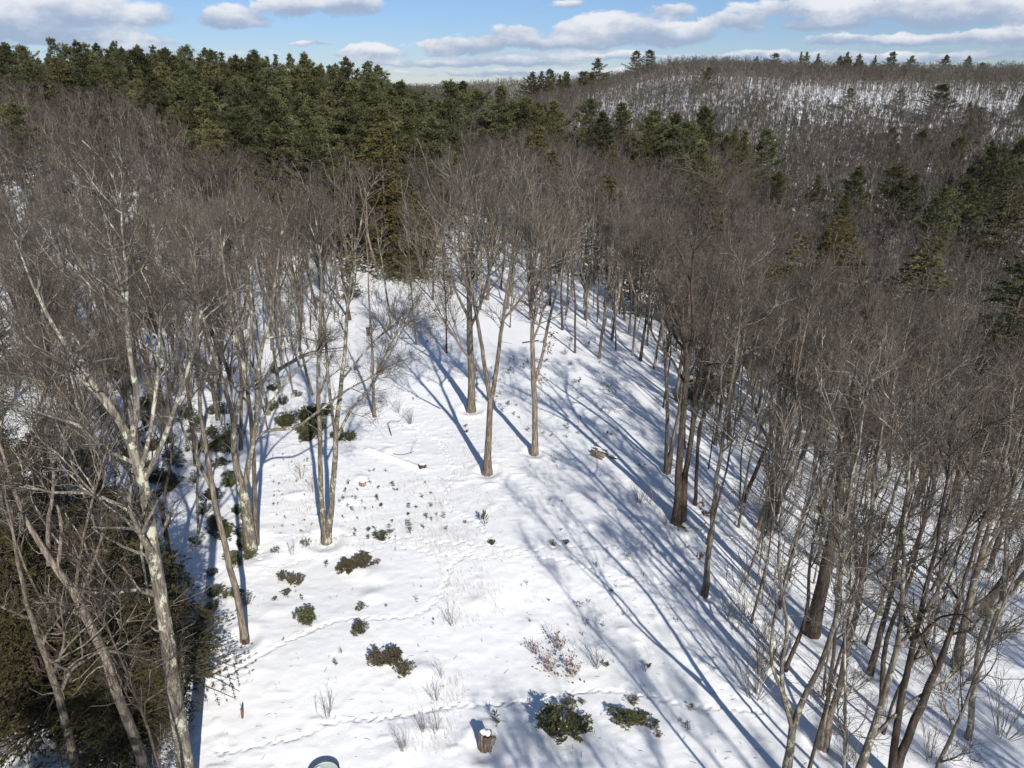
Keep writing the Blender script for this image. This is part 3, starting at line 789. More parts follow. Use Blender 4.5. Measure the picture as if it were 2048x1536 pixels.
CLEAR_PX = [(400, 1700), (395, 1536), (450, 1260), (440, 1120), (400, 1000), (440, 930), (580, 900), (600, 760), (640, 680), (700, 610), (800, 560), (850, 500), (900, 520),
            (1010, 600), (1130, 640), (1250, 720), (1320, 830), (1345, 960), (1390, 1080), (1470, 1200), (1560, 1400), (1600, 1536), (1620, 1700)]
CLEAR = np.array([at(*p)[:2] for p in CLEAR_PX])
def in_poly(x, y, poly):
    c = False; n = len(poly); j = n - 1
    for i in range(n):
        xi, yi = poly[i]; xj, yj = poly[j]
        if (yi > y) != (yj > y) and x < (xj - xi) * (y - yi) / (yj - yi) + xi: c = not c
        j = i
    return c
def project(p):
    d = np.array(p) - np.array([0, 0, CAM_H])
    c, s = math.cos(R(PITCH)), math.sin(R(PITCH))
    f = d[1] * c - d[2] * s; u = d[1] * s + d[2] * c
    return 1024 + FPX * d[0] / f, 768 - FPX * u / f

def place_tree(x, y, pi, variant, scale, label, group, rz=None, tilt=0):
    z = height1(x, y)
    t = thing("bare_tree", label, "tree", (x, y, z), group=group, rot=(random.gauss(0, .03), random.gauss(0, .03), random.uniform(0, 6.28) if rz is None else rz), scale=scale)
    link("trunk", TRUNKS[pi][variant], t)
    link("crown", PROTO[pi][1], t)
    TREE_XY.append((x, y))
    return t

WORD = {'tall': 'slender leafless tree', 'fork': 'forked leafless tree', 'fan': 'many-stemmed leafless tree', 'lean': 'leaning leafless tree', 'sapling': 'thin leafless sapling'}
def region_of(px, py):
    if px < 480:
        if py > 1100: return "in the lower left thicket"
        if py > 800: return "in the left-hand woods beyond the hemlocks"
        if py > 640: return "deep in the left-hand woods"
        return "in the dense brown woods at far left"
    if px < 820:
        if py > 640: return "standing along the left side of the clearing"
        return "behind the left end of the clearing"
    if px < 1120: return "at the narrow far end of the clearing"
    if px < 1350:
        if py < 640: return "in the shaded woods beyond the clearing"
        return "on the long-shadowed slope right of the clearing"
    if px < 1700:
        if py > 1000: return "in the open woods at lower right"
        if py > 700: return "in the right-hand woods beside the dark twin-stemmed tree"
        return "in the tangled woods on the right slope"
    if py > 1100: return "near the lower right corner"
    if py > 750: return "in the shadowed woods at the right edge"
    return "in the far right of the tangled woods"

# trees out of frame under the drone, whose shadows cross the foreground
for (x, y, k_, sc) in [(7.6, 3.6, 'fork', .78), (10.0, 4.4, 'fork', .76), (7.0, -3.5, 'fork', .95), (13.5, -5, 'fan', 1.0), (12.0, 3.5, 'lean', .8), (17, 0, 'fork', 1.0), (20.5, 4, 'tall', 1.0), (19, -9, 'fan', 1.0), (25, -2, 'fork', 1.0),
                       (27, 9, 'fan', .95), (30, 4, 'tall', .95), (33, 12, 'fork', .95), (29, 15, 'tall', .85), (36, 8, 'fork', 1.0), (38, 17, 'fan', .95), (24, 9, 'lean', .8), (31, -3, 'fan', 1.0), (22, 13, 'sapling', .9), (35, 20, 'tall', .9), (41, 13, 'fork', 1.0), (37, 0, 'tall', 1.0)]:
    pi = random.choice(KIND_IDX[k_])
    t = place_tree(x, y, pi, 0, sc, "leafless tree below the frame whose shadow falls on the foreground snow", "trees below the frame that shade the foreground")

NB = len(TREE_XY) - len(HEROES)
# hand-placed small trunks seen at the back and right of the clearing
SMALL = [(833, 690, 'sapling', 1.5), (893, 706, 'sapling', 1.55), (785, 680, 'tall', .75), (866, 600, 'tall', .8), (1015, 618, 'tall', .8), (1125, 660, 'tall', .85), (1150, 706, 'lean', .8),
         (1198, 716, 'fork', .8), (1280, 722, 'tall', 1.05), (1265, 712, 'tall', .8), (1020, 655, 'sapling', 1.3), (1232, 700, 'sapling', 1.4), (960, 620, 'fork', .9), (975, 600, 'fan', .95), (700, 640, 'fork', .9),
         (598, 668, 'tall', .85), (560, 780, 'tall', .9), (625, 790, 'tall', .8), (1430, 890, 'tall', 1.0), (1485, 1002, 'tall', .95), (1515, 1058, 'fork', .95), (1535, 1070, 'lean', .9),
         (1460, 880, 'fan', .9), (1560, 1000, 'tall', .9), (1515, 1105, 'sapling', .9), (905, 590, 'tall', .9), (760, 560, 'fork', .9), (1060, 640, 'fork', .85), (1100, 610, 'tall', .9), (1170, 640, 'fan', .8),
         (1390, 1010, 'tall', .8), (545, 700, 'fan', .9), (480, 900, 'tall', .9), (300, 1000, 'fork', .85), (440, 800, 'tall', .95), (230, 1010, 'tall', .9), (210, 985, 'tall', .9), (170, 960, 'lean', .9)]
for (px, py, k_, sc) in SMALL:
    p = at(px, py); pi = random.choice(KIND_IDX[k_])
    place_tree(p[0], p[1], pi, random.choice([0, 0, 1, 2] if px < 1300 else [0, 2, 2]), sc, WORD[k_] + " " + region_of(px, py), "leafless trees " + region_of(px, py))

# the woods: Poisson-like scatter, nearest ones are individuals, the rest one mass
def scatter(nmax, dmin, rmin, rmax, amin, amax, seed, dens=None):
    r_ = np.random.default_rng(seed); cells = {}; out = []
    def ok(x, y, d):
        cx, cy = int(x // d), int(y // d)
        for i in (-1, 0, 1):
            for j in (-1, 0, 1):
                for (a, b) in cells.get((cx + i, cy + j), ()):
                    if (a - x) ** 2 + (b - y) ** 2 < d * d: return False
        cells.setdefault((cx, cy), []).append((x, y)); return True
    for _ in range(nmax):
        rr = math.sqrt(r_.uniform(rmin ** 2, rmax ** 2)); a = R(r_.uniform(amin, amax))
        x, y = rr * math.sin(a), rr * math.cos(a)
        if dens and r_.random() > dens(x, y, rr, math.degrees(a)): continue
        if ok(x, y, dmin): out.append((x, y))
    return out

near = []
for (x, y) in scatter(6500, 3.1, 12, 125, -58, 58, 5):
    if in_poly(x, y, CLEAR): continue
    if any((x - a) ** 2 + (y - b) ** 2 < 4.5 for a, b in TREE_XY[:len(HEROES) + NB + len(SMALL)]): continue
    z = height1(x, y); px, py = project((x, y, z)); tx, ty = project((x, y, z + 17))
    if tx < -150 or tx > 2200 or ty > 1600: continue
    D = math.hypot(x, y)
    # keep the view over the clearing free
    if D < 32 and -250 < px - 1024 < 450: continue
    if D < 24 and abs(math.degrees(math.atan2(x, y))) < 40: continue
    if D < 24 and x < 0 and D < 17: continue
    if 715 < px < 870 and 76 < D < 126: continue
    near.append((D, x, y, px, py))
near.sort()
print("near candidates", len(near))
r2 = random.Random(4)
N_IND = 294 - len(HEROES) - NB - len(SMALL)
step_keep = near
rest_near = near[N_IND:]
for (D, x, y, px, py) in near[:N_IND]:
    left = px < 1024
    k_ = r2.choice(['tall', 'tall', 'fork', 'fork', 'fan', 'lean', 'sapling'] if not left else ['tall', 'fork', 'fork', 'fan', 'fan', 'lean', 'sapling'])
    if D < 30: k_ = r2.choice(['tall', 'fork', 'sapling', 'lean'])
    pi = r2.choice(KIND_IDX[k_])
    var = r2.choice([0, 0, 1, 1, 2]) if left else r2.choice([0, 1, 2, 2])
    Hm = {'tall': 19.5, 'fork': 19.5, 'fan': 18.5, 'lean': 17.5, 'sapling': 18.5}[k_]
    want = (np.interp(D, [20, 45, 70, 100, 125], [15.5, 17, 16.5, 15, 14]) if left else np.interp(D, [20, 45, 70, 100, 125], [15.5, 16.5, 16, 15, 14.5])) * r2.uniform(.78, 1.06)
    place_tree(x, y, pi, var, want / Hm, WORD[k_] + " " + region_of(px, py), "leafless trees " + region_of(px, py))

# thin young poles between the bigger trees
pole_n = 0
r6 = random.Random(66)
for (x, y) in scatter(5000, 1.9, 17, 92, -46, 46, 61):
    if pole_n >= 290: break
    if in_poly(x, y, CLEAR): continue
    D = math.hypot(x, y); az = math.degrees(math.atan2(x, y))
    if r6.random() > (.66 if az > 0 else .45): continue
    if any((x - a) ** 2 + (y - b) ** 2 < .8 for a, b in TREE_XY): continue
    z = height1(x, y); px, py = project((x, y, z)); tx, ty = project((x, y, z + 13))
    if tx < -60 or tx > 2110 or ty > 1500: continue
    if D < 26 and -600 < px - 1024 < 560: continue
    k_ = r6.choice(['pole', 'pole', 'pole', 'sapling']); pi = r6.choice(KIND_IDX[k_])
    t = thing("leafless_sapling", "thin straight leafless sapling " + region_of(px, py), "sapling", (x, y, z), group="thin saplings " + region_of(px, py),
              rot=(r6.gauss(0, .03), r6.gauss(0, .03), r6.uniform(0, 6.28)), scale=r6.uniform(.7, 1.1) * (1.2 if k_ == 'sapling' else 1))
    link("trunk", TRUNKS[pi][r6.choice([0, 1, 2])], t); link("crown", PROTO[pi][1], t)
    pole_n += 1
print("saplings", pole_n)

# far forest prototypes: one small mesh each, thicker twigs because each stands for a spray of them
FAR = []
for sd in range(5):
    r_ = np.random.default_rng(50 + sd)
    H = 15
    st = random_stems(r_, H, .16, 1 + sd % 3, .05, (.3, .5), .12)
    mb = MB()
    SP, SR = zip(*[resample(p, q, 7) for p, q in st])
    SP, SR = np.array(SP), np.array(SR)
    mb.tubes(SP, SR, 4, 0)
    A, Ar = spawn(SP, SR, 8 // len(st) + 2, .4, .98, None, (.35, .9), r_, 4, .4, .16, .6, abs_len=(1.8, 4), rmin=.03, tip=.4)
    mb.tubes(A, Ar, 3, 2)
    B, Br = spawn(A, Ar, 7, .2, 1.0, (.3, .6), (.3, .9), r_, 3, .35, .2, .6, .6, rmin=.022, tip=.6)
    mb.tubes(B, Br, 3, 1)
    C, Cr = spawn(B, Br, 5, .2, 1.0, (.4, .8), (.3, .9), r_, 2, .3, .2, .7, .5, rmin=.018, tip=.6)
    mb.tubes(C, Cr, 3, 1)
    FAR.append(mb.mesh("far_tree", [M['limb'], M['far_twig'], M['dark_limb' if sd % 2 else 'limb']]))

def instancer(name, label, pts, meshes, seed, smin=.8, smax=1.2, sizes=None):
    """one 'stuff' object: points that instance the given meshes"""
    r_ = np.random.default_rng(seed)
    me = bpy.data.meshes.new(name + "_points")
    me.vertices.add(len(pts)); me.vertices.foreach_set("co", np.asarray(pts, np.float32).ravel())
    at_ = me.attributes.new("size", 'FLOAT', 'POINT')
    at_.data.foreach_set("value", np.asarray(sizes if sizes is not None else np.ones(len(pts)), np.float32))
    o = link(name, me); tag(o, label, kind="stuff")
    ng = bpy.data.node_groups.new(name + "_nodes", 'GeometryNodeTree')
    ng.interface.new_socket("Geometry", in_out='INPUT', socket_type='NodeSocketGeometry')
    ng.interface.new_socket("Geometry", in_out='OUTPUT', socket_type='NodeSocketGeometry')
    nd, L = ng.nodes, ng.links
    gi, go = nd.new('NodeGroupInput'), nd.new('NodeGroupOutput')
    iop = nd.new('GeometryNodeInstanceOnPoints'); L.new(gi.outputs[0], iop.inputs['Points'])
    join = nd.new('GeometryNodeJoinGeometry')
    for m in meshes:
        oi = nd.new('GeometryNodeObjectInfo'); oi.inputs['Object'].default_value = m; oi.inputs['As Instance'].default_value = True
        L.new(oi.outputs['Geometry'], join.inputs[0])
    L.new(join.outputs[0], iop.inputs['Instance'])
    iop.inputs['Pick Instance'].default_value = True
    def rnd(tp, lo, hi, s):
        n = nd.new('FunctionNodeRandomValue'); n.data_type = tp
        n.inputs['Seed'].default_value = s
        ins = [i for i in n.inputs if i.enabled and i.name in ('Min', 'Max')]
        ins[0].default_value = lo; ins[1].default_value = hi
        return [q for q in n.outputs if q.enabled][0]
    L.new(rnd('INT', 0, len(meshes) - 1, seed), iop.inputs['Instance Index'])
    L.new(rnd('FLOAT_VECTOR', (-.05, -.05, 0), (.05, .05, 6.28), seed + 1), iop.inputs['Rotation'])
    na = nd.new('GeometryNodeInputNamedAttribute'); na.data_type = 'FLOAT'; na.inputs['Name'].default_value = "size"
    mu = nd.new('ShaderNodeMath'); mu.operation = 'MULTIPLY'
    L.new(rnd('FLOAT', smin, smax, seed + 2), mu.inputs[0]); L.new([q for q in na.outputs if q.enabled][0], mu.inputs[1])
    L.new(mu.outputs[0], iop.inputs['Scale'])
    L.new(iop.outputs[0], go.inputs[0])
    md = o.modifiers.new("trees", 'NODES'); md.node_group = ng
    return o

# a real tree of each far kind stands in the valley and lends its mesh to the mass
far_src = []
for i, (px, py) in enumerate([(1585, 500), (1655, 520), (980, 480), (330, 520), (1480, 470)]):
    p = at(px, py)
    o = link("bare_tree", FAR[i], None, (p[0], p[1], height1(p[0], p[1])))
    tag(o, ["small leafless tree in the valley between scattered pines", "small leafless tree in the valley below the snowy slope", "small leafless tree beyond the narrow end of the clearing",
            "small leafless tree at the foot of the pine-covered hill", "small leafless tree on the far side of the right-hand woods"][i], "tree")
    far_src.append(o)

def vn1(x, y): return float(vnoise(np.array([x]), np.array([y]), 40)[0])
def far_density(x, y, D, a):
    # openness of the far snowy slope, gaps where pines rule on the left hill
    if a < -4 and 125 < D < 330: return (.8 if D < np.interp(a, [-38, -27, -22, -15, -9, -5], [235, 205, 138, 118, 112, 130]) else .22)
    if a > 9 and 380 < D < 480: return 1.0 if vn1(x / 26, y / 26) > .05 else (.7 if vn1(x / 26, y / 26) > -.2 else .35)
    if D > 520: return .8
    return 1.0
far_pts = []
for (x, y) in scatter(40000, 2.9, 118, 330, -42, 42, 11, far_density): far_pts.append((x, y))
for (x, y) in scatter(60000, 3.0, 330, 540, -42, 42, 12, far_density): far_pts.append((x, y))
for (x, y) in scatter(40000, 4.6, 540, 1050, -42, 42, 13, far_density): far_pts.append((x, y))
far_pts = np.array(far_pts + [(x, y) for (_, x, y, _, _) in rest_near])
fz = macro(far_pts[:, 0], far_pts[:, 1])
fD = np.hypot(far_pts[:, 0], far_pts[:, 1]); fA = np.degrees(np.arctan2(far_pts[:, 0], far_pts[:, 1]))
fDn = fD + vnoise(far_pts[:, 0] / 45, far_pts[:, 1] / 45, 51) * 75 + vnoise(far_pts[:, 0] / 14, far_pts[:, 1] / 14, 52) * 30
fsize = np.interp(fDn, [120, 250, 330, 395, 425, 470, 540, 700], [.88, 1.0, 1.1, 1.05, .7, .62, .8, .82])
fsize = np.where(fA < 5, np.interp(fD, [120, 170, 300, 700], [.85, .95, .95, .85]), fsize)
far_pts = np.column_stack([far_pts, fz - .2])
print("far trees", len(far_pts))
instancer("distant_bare_forest", "brown leafless forest covering the valley and the far hills", far_pts, far_src, 21, .8, 1.15, fsize)

# ------------------------------------------------------------------ conifers
def needle_tris(mb, P, Dv, L_, W_, r_, m=0, blades=4, flat=.5):
    """tufts: at each P several thin blades round direction Dv"""
    N_ = len(P)
    for b in range(blades):
        d = nrm(Dv + r_.normal(size=(N_, 3)) * flat)
        s = nrm(np.cross(d, r_.normal(size=(N_, 3))))
        ln = L_ * r_.uniform(.6, 1.2, (N_, 1)); w = W_ * r_.uniform(.7, 1.3, (N_, 1))
        a = P - s * w; c = P + s * w; tip = P + d * ln
        mid1 = P + d * ln * .55 + s * w * 1.25; mid2 = P + d * ln * .55 - s * w * 1.25
        V = np.stack([P, mid1, tip, mid2], 1).reshape(-1, 3)
        i = np.arange(N_)[:, None] * 4
        mb.add(V, q=np.concatenate([i, i + 1, i + 2, i + 3], 1), m=m)

def conifer(kind, seed, H=22, detail=1.0):
    r_ = np.random.default_rng(seed)
    tr, cr = MB(), MB()
    n = 12
    zz = np.linspace(0, H, n); wob = np.cumsum(r_.normal(0, .06, (n, 2)), 0)
    P = np.column_stack([wob * np.minimum(zz / H, 1)[:, None], zz]); P[0, 2] = -.4
    rad = np.linspace(.26 * H / 22, .03, n); rad[0] *= 1.3
    tr.tubes(P[None], rad[None], 6, 0)
    if kind == 'pine':
        z = H * (.2 + r_.uniform(0, .1))
        lean_dir = r_.uniform(0, 6.28); ex = r_.uniform(.62, 1.0); miss = r_.uniform(.12, .3)
        while z < H * .99:
            t = (z / H - .2) / .8
            nb = 5 if t < .9 else 4
            a0 = r_.uniform(0, 6.28)
            prof = (1 - t) ** ex * .29 * H * (.55 + .45 * min(1, (t + .05) * 4)) + .3
            lev = r_.uniform(.5, 1.3)
            for k in range(nb):
                if t < .8 and r_.random() < miss: continue
                a = a0 + k * 6.283 / nb + r_.normal(0, .25)
                ln = prof * lev * r_.uniform(.45, 1.35) * (1 + .15 * math.cos(a - lean_dir))
                el = r_.uniform(-.05, .2) + t * .6
                d = np.array([math.cos(a) * math.cos(el), math.sin(a) * math.cos(el), math.sin(el)])
                s = np.linspace(0, 1, 6)
                base = np.array([np.interp(z, zz, P[:, 0]), np.interp(z, zz, P[:, 1]), z])
                Bp = base + d * ln * s[:, None]; Bp[:, 2] += ln * (.2 * s ** 2 - .08 * s)
                tr.tubes(Bp[None], np.linspace(.06, .015, 6)[None] * (.5 + ln / 6), 3, 0)
                m_ = int((8 + 26 * ln / 2) * detail)
                tt = r_.uniform(.3, 1.04, m_) ** .7
                C = base + d * ln * tt[:, None]; C[:, 2] += ln * (.2 * tt ** 2 - .08 * tt)
                side = np.array([-math.sin(a), math.cos(a), 0])
                width = ln * .22 * np.sin(np.clip(tt, 0, 1) * 2.6) + .08
                off = r_.normal(0, 1, m_) * width
                C = C + side * off[:, None] + r_.normal(0, .09, (m_, 3))
                dv = nrm(d * 1.0 + side * np.sign(off)[:, None] * .5 + UP * .5)
                needle_tris(cr, C, dv, .5, .042, r_, 0, 5, .55)
            z += r_.uniform(.7, 1.25) * H / 22 * (1 - .35 * t)
        # leader and top shoots
        n_ = 26
        C = np.column_stack([r_.normal(0, .12, n_), r_.normal(0, .12, n_), H - r_.uniform(-.3, 1.2, n_)]) + np.array([P[-1, 0], P[-1, 1], 0])
        needle_tris(cr, C, np.tile(UP, (n_, 1)) + r_.normal(0, .3, (n_, 3)), .5, .04, r_, 0, 5, .4)
    else:  # hemlock: fine flat sprays, drooping
        z = H * .07
        while z < H * .985:
            t = z / H
            nb = 4
            prof = ((1 - t) ** .85) * .24 * H + .25
            a0 = r_.uniform(0, 6.28)
            for k in range(nb):
                ln = prof * r_.uniform(.5, 1.35)
                a = a0 + k * 6.283 / nb + r_.normal(0, .35)
                el = r_.uniform(-.05, .3)
                d = np.array([math.cos(a) * math.cos(el), math.sin(a) * math.cos(el), math.sin(el)])
                base = np.array([np.interp(z, zz, P[:, 0]), np.interp(z, zz, P[:, 1]), z])
                s = np.linspace(0, 1, 5)
                Bp = base + d * ln * s[:, None]; Bp[:, 2] -= ln * .22 * s ** 2
                tr.tubes(Bp[None], np.linspace(.03, .008, 5)[None] * (.5 + ln / 3), 3, 0)
                m_ = int((4 + (20 if detail > 1.5 else 12) * ln) * detail)
                if r_.random() < (.3 if detail > 1.5 else .12): continue
                nt_ = max(4, int(5 + ln * 4))
                tw = np.linspace(.15, 1.0, nt_); sg = np.where(np.arange(nt_) % 2 == 0, 1, -1)
                pick = r_.integers(0, nt_, m_); tt = tw[pick]; sgn = sg[pick]
                C = base + d * ln * tt[:, None]; C[:, 2] -= ln * .22 * tt ** 2
                side = np.array([-math.sin(a), math.cos(a), 0])
                width = ln * .42 * np.sin(np.clip(tt, 0, 1) * 2.5 + .25) + .08
                u = r_.uniform(0, 1, m_) * width
                if detail > 1.5:
                    O = base + d * ln * tw[:, None]; O[:, 2] -= ln * .22 * tw ** 2
                    wt = ln * .42 * np.sin(np.clip(tw, 0, 1) * 2.5 + .25) + .08
                    E = O + (side * sg[:, None] + d * .75) * wt[:, None]; E[:, 2] -= wt * .22
                    tr.tubes(np.stack([O, (O + E) / 2, E], 1), np.tile([.009, .006, .004], (nt_, 1)), 3, 0)
                C = C + (side * sgn[:, None] + d * .75) * u[:, None] + r_.normal(0, .02, (m_, 3))
                C[:, 2] -= u * .22
                dv = nrm(d * .9 + side * sgn[:, None] * .9 - UP * .15)
                needle_tris(cr, C, dv, .30 * H / 9 if detail < 1.5 else .17, (.04 * H / 9) if detail < 1.5 else .015, r_, 0, 3, .4)
            z += r_.uniform(.2, .42) * (H / 9) ** .8 / min(detail, 1.3)
    nm = 'pine' if kind == 'pine' else 'hemlock'
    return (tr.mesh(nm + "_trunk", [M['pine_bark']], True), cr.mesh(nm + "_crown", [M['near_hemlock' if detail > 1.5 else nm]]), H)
PINES = [conifer('pine', 300 + i, 22) for i in range(9)]
HEMS = [conifer('hemlock', 320 + i, 14, .8) for i in range(3)]
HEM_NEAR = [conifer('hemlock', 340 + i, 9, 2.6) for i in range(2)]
print("pine quads", [len(p[1].polygons) for p in PINES], "hem", [len(p[1].polygons) for p in HEMS + HEM_NEAR])

def put_conifer(kind, x, y, Ht, label, group=None, sx=1.0):
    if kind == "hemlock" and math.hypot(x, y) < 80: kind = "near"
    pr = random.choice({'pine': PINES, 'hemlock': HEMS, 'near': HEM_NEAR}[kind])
    s = Ht / pr[2]
    nm = "pine_tree" if kind == 'pine' else "hemlock_tree"
    w = s * sx * random.uniform(.88, 1.15)
    t = thing(nm, label, "pine tree" if kind == 'pine' else "hemlock tree", (x, y, height1(x, y)), group=group, rot=(random.gauss(0, .02), random.gauss(0, .02), random.uniform(0, 6.28)), scale=(w, w, s))
    link("trunk", pr[0], t); link("crown", pr[1], t)
    return t

def conifer_at(kind, px, py_top, D, label, group=None, sx=1.0, hmax=30, hmin=6):
    """conifer whose tip shows at a pixel, standing D metres ahead"""
    p = on_plane(px, py_top, D)
    H = min(max(p[2] - height1(p[0], D), hmin), hmax)
    return put_conifer(kind, p[0], D, H, label, group, sx)

NAMED = [
 ('pine', 152, 85, 190, "tallest pine on the left skyline, with a broad pointed top"),
 ('pine', 268, 100, 200, "bushy pine standing clear on the skyline right of the tallest one"),
 ('pine', 15, 90, 195, "dark pine at the very left end of the skyline"),
 ('pine', 337, 98, 205, "thin-topped pine poking above the left hill beside the bushy one"),
 ('pine', 510, 103, 225, "spire-topped pine where the left skyline starts to drop"),
 ('pine', 608, 108, 225, "narrow pine tip on the falling left skyline"),
 ('pine', 690, 118, 200, "pine at the right shoulder of the left hill"),
 ('pine', 735, 125, 330, "small dark pine on the saddle slope behind the left hill"),
 ('pine', 755, 122, 345, "smaller of two dark pines on the saddle slope"),
 ('pine', 700, 165, 170, "yellow-green pine in front of the left hill's right shoulder"),
 ('pine', 740, 150, 180, "large pine at the right front of the pine stand"),
 ('pine', 795, 165, 165, "broad pine at the right front edge of the big stand"),
 ('pine', 830, 185, 150, "tall layered pine behind the dark olive hemlock"),
 ('hemlock', 788, 275, 118, "dark olive hemlock in front of the pine stand above the clearing's end"),
 ('pine', 765, 215, 122, "large layered pine directly behind the dark olive hemlock"),
 ('pine', 725, 250, 118, "pine left of the dark olive hemlock, above the bare crowns"),
 ('hemlock', 812, 330, 108, "hemlock right of the dark olive hemlock"),
 ('hemlock', 835, 380, 100, "hemlock with drooping skirt at the clearing's far end"),
 ('hemlock', 790, 400, 98, "shaggy hemlock left of the clearing's far end"),
 ('hemlock', 820, 430, 104, "hemlock closing the narrow far end of the clearing"),
 ('hemlock', 855, 440, 112, "low hemlock behind the narrow end of the clearing"),
 ('pine', 905, 163, 190, "full round-topped pine left of the saddle"),
 ('pine', 925, 152, 360, "lone ragged pine breaking the skyline in the saddle"),
 ('pine', 958, 180, 200, "pine just right of the round-topped one"),
 ('pine', 1003, 175, 190, "wide-armed pine in the middle of the valley mouth"),
 ('pine', 1055, 195, 215, "pine behind the narrow olive hemlock"),
 ('hemlock', 1078, 248, 140, "narrow olive-brown hemlock spire above the bare crowns"),
 ('hemlock', 1105, 300, 135, "short olive hemlock at the foot of the narrow spire"),
 ('pine', 1110, 202, 260, "compact pine alone between the valley pines"),
 ('pine', 1185, 190, 255, "pointed pine left in the valley group"),
 ('pine', 1215, 225, 235, "lower pine right in the valley group"),
 ('pine', 1252, 175, 300, "slim conical pine below the snowy slope"),
 ('pine', 1320, 205, 260, "left pine of the dense valley clump"),
 ('pine', 1352, 200, 255, "tallest pine of the dense valley clump"),
 ('pine', 1380, 240, 235, "right pine of the dense valley clump"),
 ('pine', 1300, 232, 250, "low pine at the left of the dense valley clump"),
 ('pine', 1412, 215, 310, "thin pine in front of the snowy slope's left end"),
 ('pine', 1488, 265, 235, "left pine of the pair below the snowy slope"),
 ('pine', 1535, 258, 240, "right pine of the pair below the snowy slope"),
 ('pine', 1417, 135, 440, "dark pine standing at the top left of the snowy slope"),
 ('pine', 1275, 102, 640, "left of two pines on the right hill's crest"),
 ('pine', 1300, 100, 640, "right of two pines on the right hill's crest"),
 ('pine', 1192, 117, 600, "pine where the right hill's crest begins"),
 ('pine', 1064, 140, 600, "pine marking the left foot of the right hill"),
 ('pine', 1515, 113, 640, "pyramid pine on the crest above the snowy slope"),
 ('pine', 1555, 107, 720, "small pine peeking over the crest above the snowy slope"),
 ('pine', 1785, 104, 640, "ragged wide pine on the right crest"),
 ('pine', 1825, 112, 650, "slanted pine right of the ragged one on the crest"),
 ('pine', 1895, 110, 720, "lone small pine on the crest near the right edge"),
 ('pine', 1940, 112, 650, "curving pine on the crest near the right edge"),
 ('pine', 1966, 125, 640, "short pine beside the curving one on the crest"),
 ('pine', 1703, 176, 400, "dark pine alone on the snowy slope"),
 ('pine', 1805, 176, 395, "spreading pine on the snowy slope"),
 ('pine', 1885, 170, 375, "largest dark pine on the snowy slope"),
 ('pine', 2000, 188, 400, "pine on the snowy slope near the right edge"),
 ('pine', 1960, 215, 340, "bushy pine at the foot of the slope near the right edge"),
 ('pine', 1792, 255, 300, "dark pine pointing up from the valley below the slope"),
 ('pine', 1845, 262, 290, "pine beside the dark pointed one in the valley"),
 ('pine', 1712, 335, 215, "big layered pine in the middle of the right-hand valley"),
 ('pine', 1640, 352, 215, "yellowish pine left of the big layered one"),
 ('pine', 1690, 385, 190, "low spreading pine in front of the big layered one"),
 ('pine', 1795, 332, 225, "pine right of the big layered one"),
 ('pine', 1832, 348, 215, "broad flat-topped pine in the right-hand valley"),
 ('pine', 1556, 345, 215, "dark half-hidden pine in the right-hand valley"),
 ('hemlock', 1425, 318, 165, "yellow-brown hemlock at the edge of the valley"),
 ('pine', 1405, 285, 185, "pine behind the yellow-brown hemlock"),
 ('hemlock', 1218, 290, 210, "small yellowish hemlock among bare crowns in the valley"),
 ('hemlock', 200, 228, 150, "round olive hemlock among the brown crowns at left"),
 ('pine', 20, 205, 130, "pale green pine at the left frame edge"),
 ('hemlock', 700, 545, 88, "small hemlock at the back left of the clearing"),
 ('hemlock', 1225, 345, 108, "dark hemlock behind the bare trees beyond the clearing"),
 ('hemlock', 1290, 440, 92, "hemlock in the shaded woods beyond the clearing's right side"),
 ('hemlock', 1365, 470, 92, "hemlock showing through the dark tree's fan of limbs"),
 ('hemlock', 1440, 420, 108, "hemlock behind the upper limbs of the dark twin-stemmed tree"),
 ('hemlock', 1550, 520, 84, "hemlock inside the right-hand woods"),
 ('hemlock', 1610, 470, 100, "hemlock behind the tangled crowns on the right"),
 ('hemlock', 1720, 465, 116, "hemlock at the upper edge of the right-hand woods"),
 ('hemlock', 1860, 475, 112, "wide hemlock above the tangled crowns at right"),
 ('hemlock', 2062, 500, 62, "large dark hemlock cut by the right frame edge"),
 ('pine', 1120, 480, 100, "small pine among the trunks at the far end of the clearing"),
]
for (k_, px, pt, D, lab) in NAMED:
    conifer_at(k_, px, pt, D, lab, "pines on the hills" if k_ == 'pine' else "hemlocks in the woods", hmin=7 if k_ == 'pine' else 5, sx=1.45 if D > 290 else 1.15)
# the pine stand on the left hill
cnt = 0
STAND_LAB = ["pine within the dense stand, upper rows below the left skyline", "pine within the dense stand, middle rows of the left hill", "pine within the dense stand, front rows above the brown woods"]
stand = []
for (x, y) in scatter(9000, 4.9, 108, 300, -38, 0, 31):
    D = math.hypot(x, y); az = math.degrees(math.atan2(x, y))
    front = np.interp(az, [-38, -27, -22, -15, -9, -5, 0], [235, 205, 135, 112, 106, 125, 400])
    if D < front: continue
    if az > -4.5 and D > 170: continue
    if az > -9 and D > 230: continue
    stand.append((D, x, y, front, az))
stand.sort()
mass_pts, mass_size = [], []
for k_, (D, x, y, front, az) in enumerate(stand):
    H = random.uniform(17, 24) * np.interp(az, [-40, -8, 0], [.90, .97, .9])
    if random.random() > .8: H *= .75
    row = 0 if D > 200 else (1 if D > front + 25 else 2)
    if cnt < 175:
        put_conifer('pine' if random.random() < .86 else 'hemlock', x, y, H, STAND_LAB[row], ["upper rows of the left pine stand", "middle rows of the left pine stand", "front rows of the left pine stand"][row], sx=1.2)
        cnt += 1
    else:
        mass_pts.append((x, y, height1(x, y))); mass_size.append(H / 22)
crowns = []
for pr in PINES:
    for o in bpy.data.objects:
        if o.data == pr[1]: crowns.append(o); break
instancer("distant_pine_mass", "far rows of the dense pine stand under the left skyline", mass_pts, crowns, 33, .95, 1.05, mass_size)
print("stand pines", cnt)
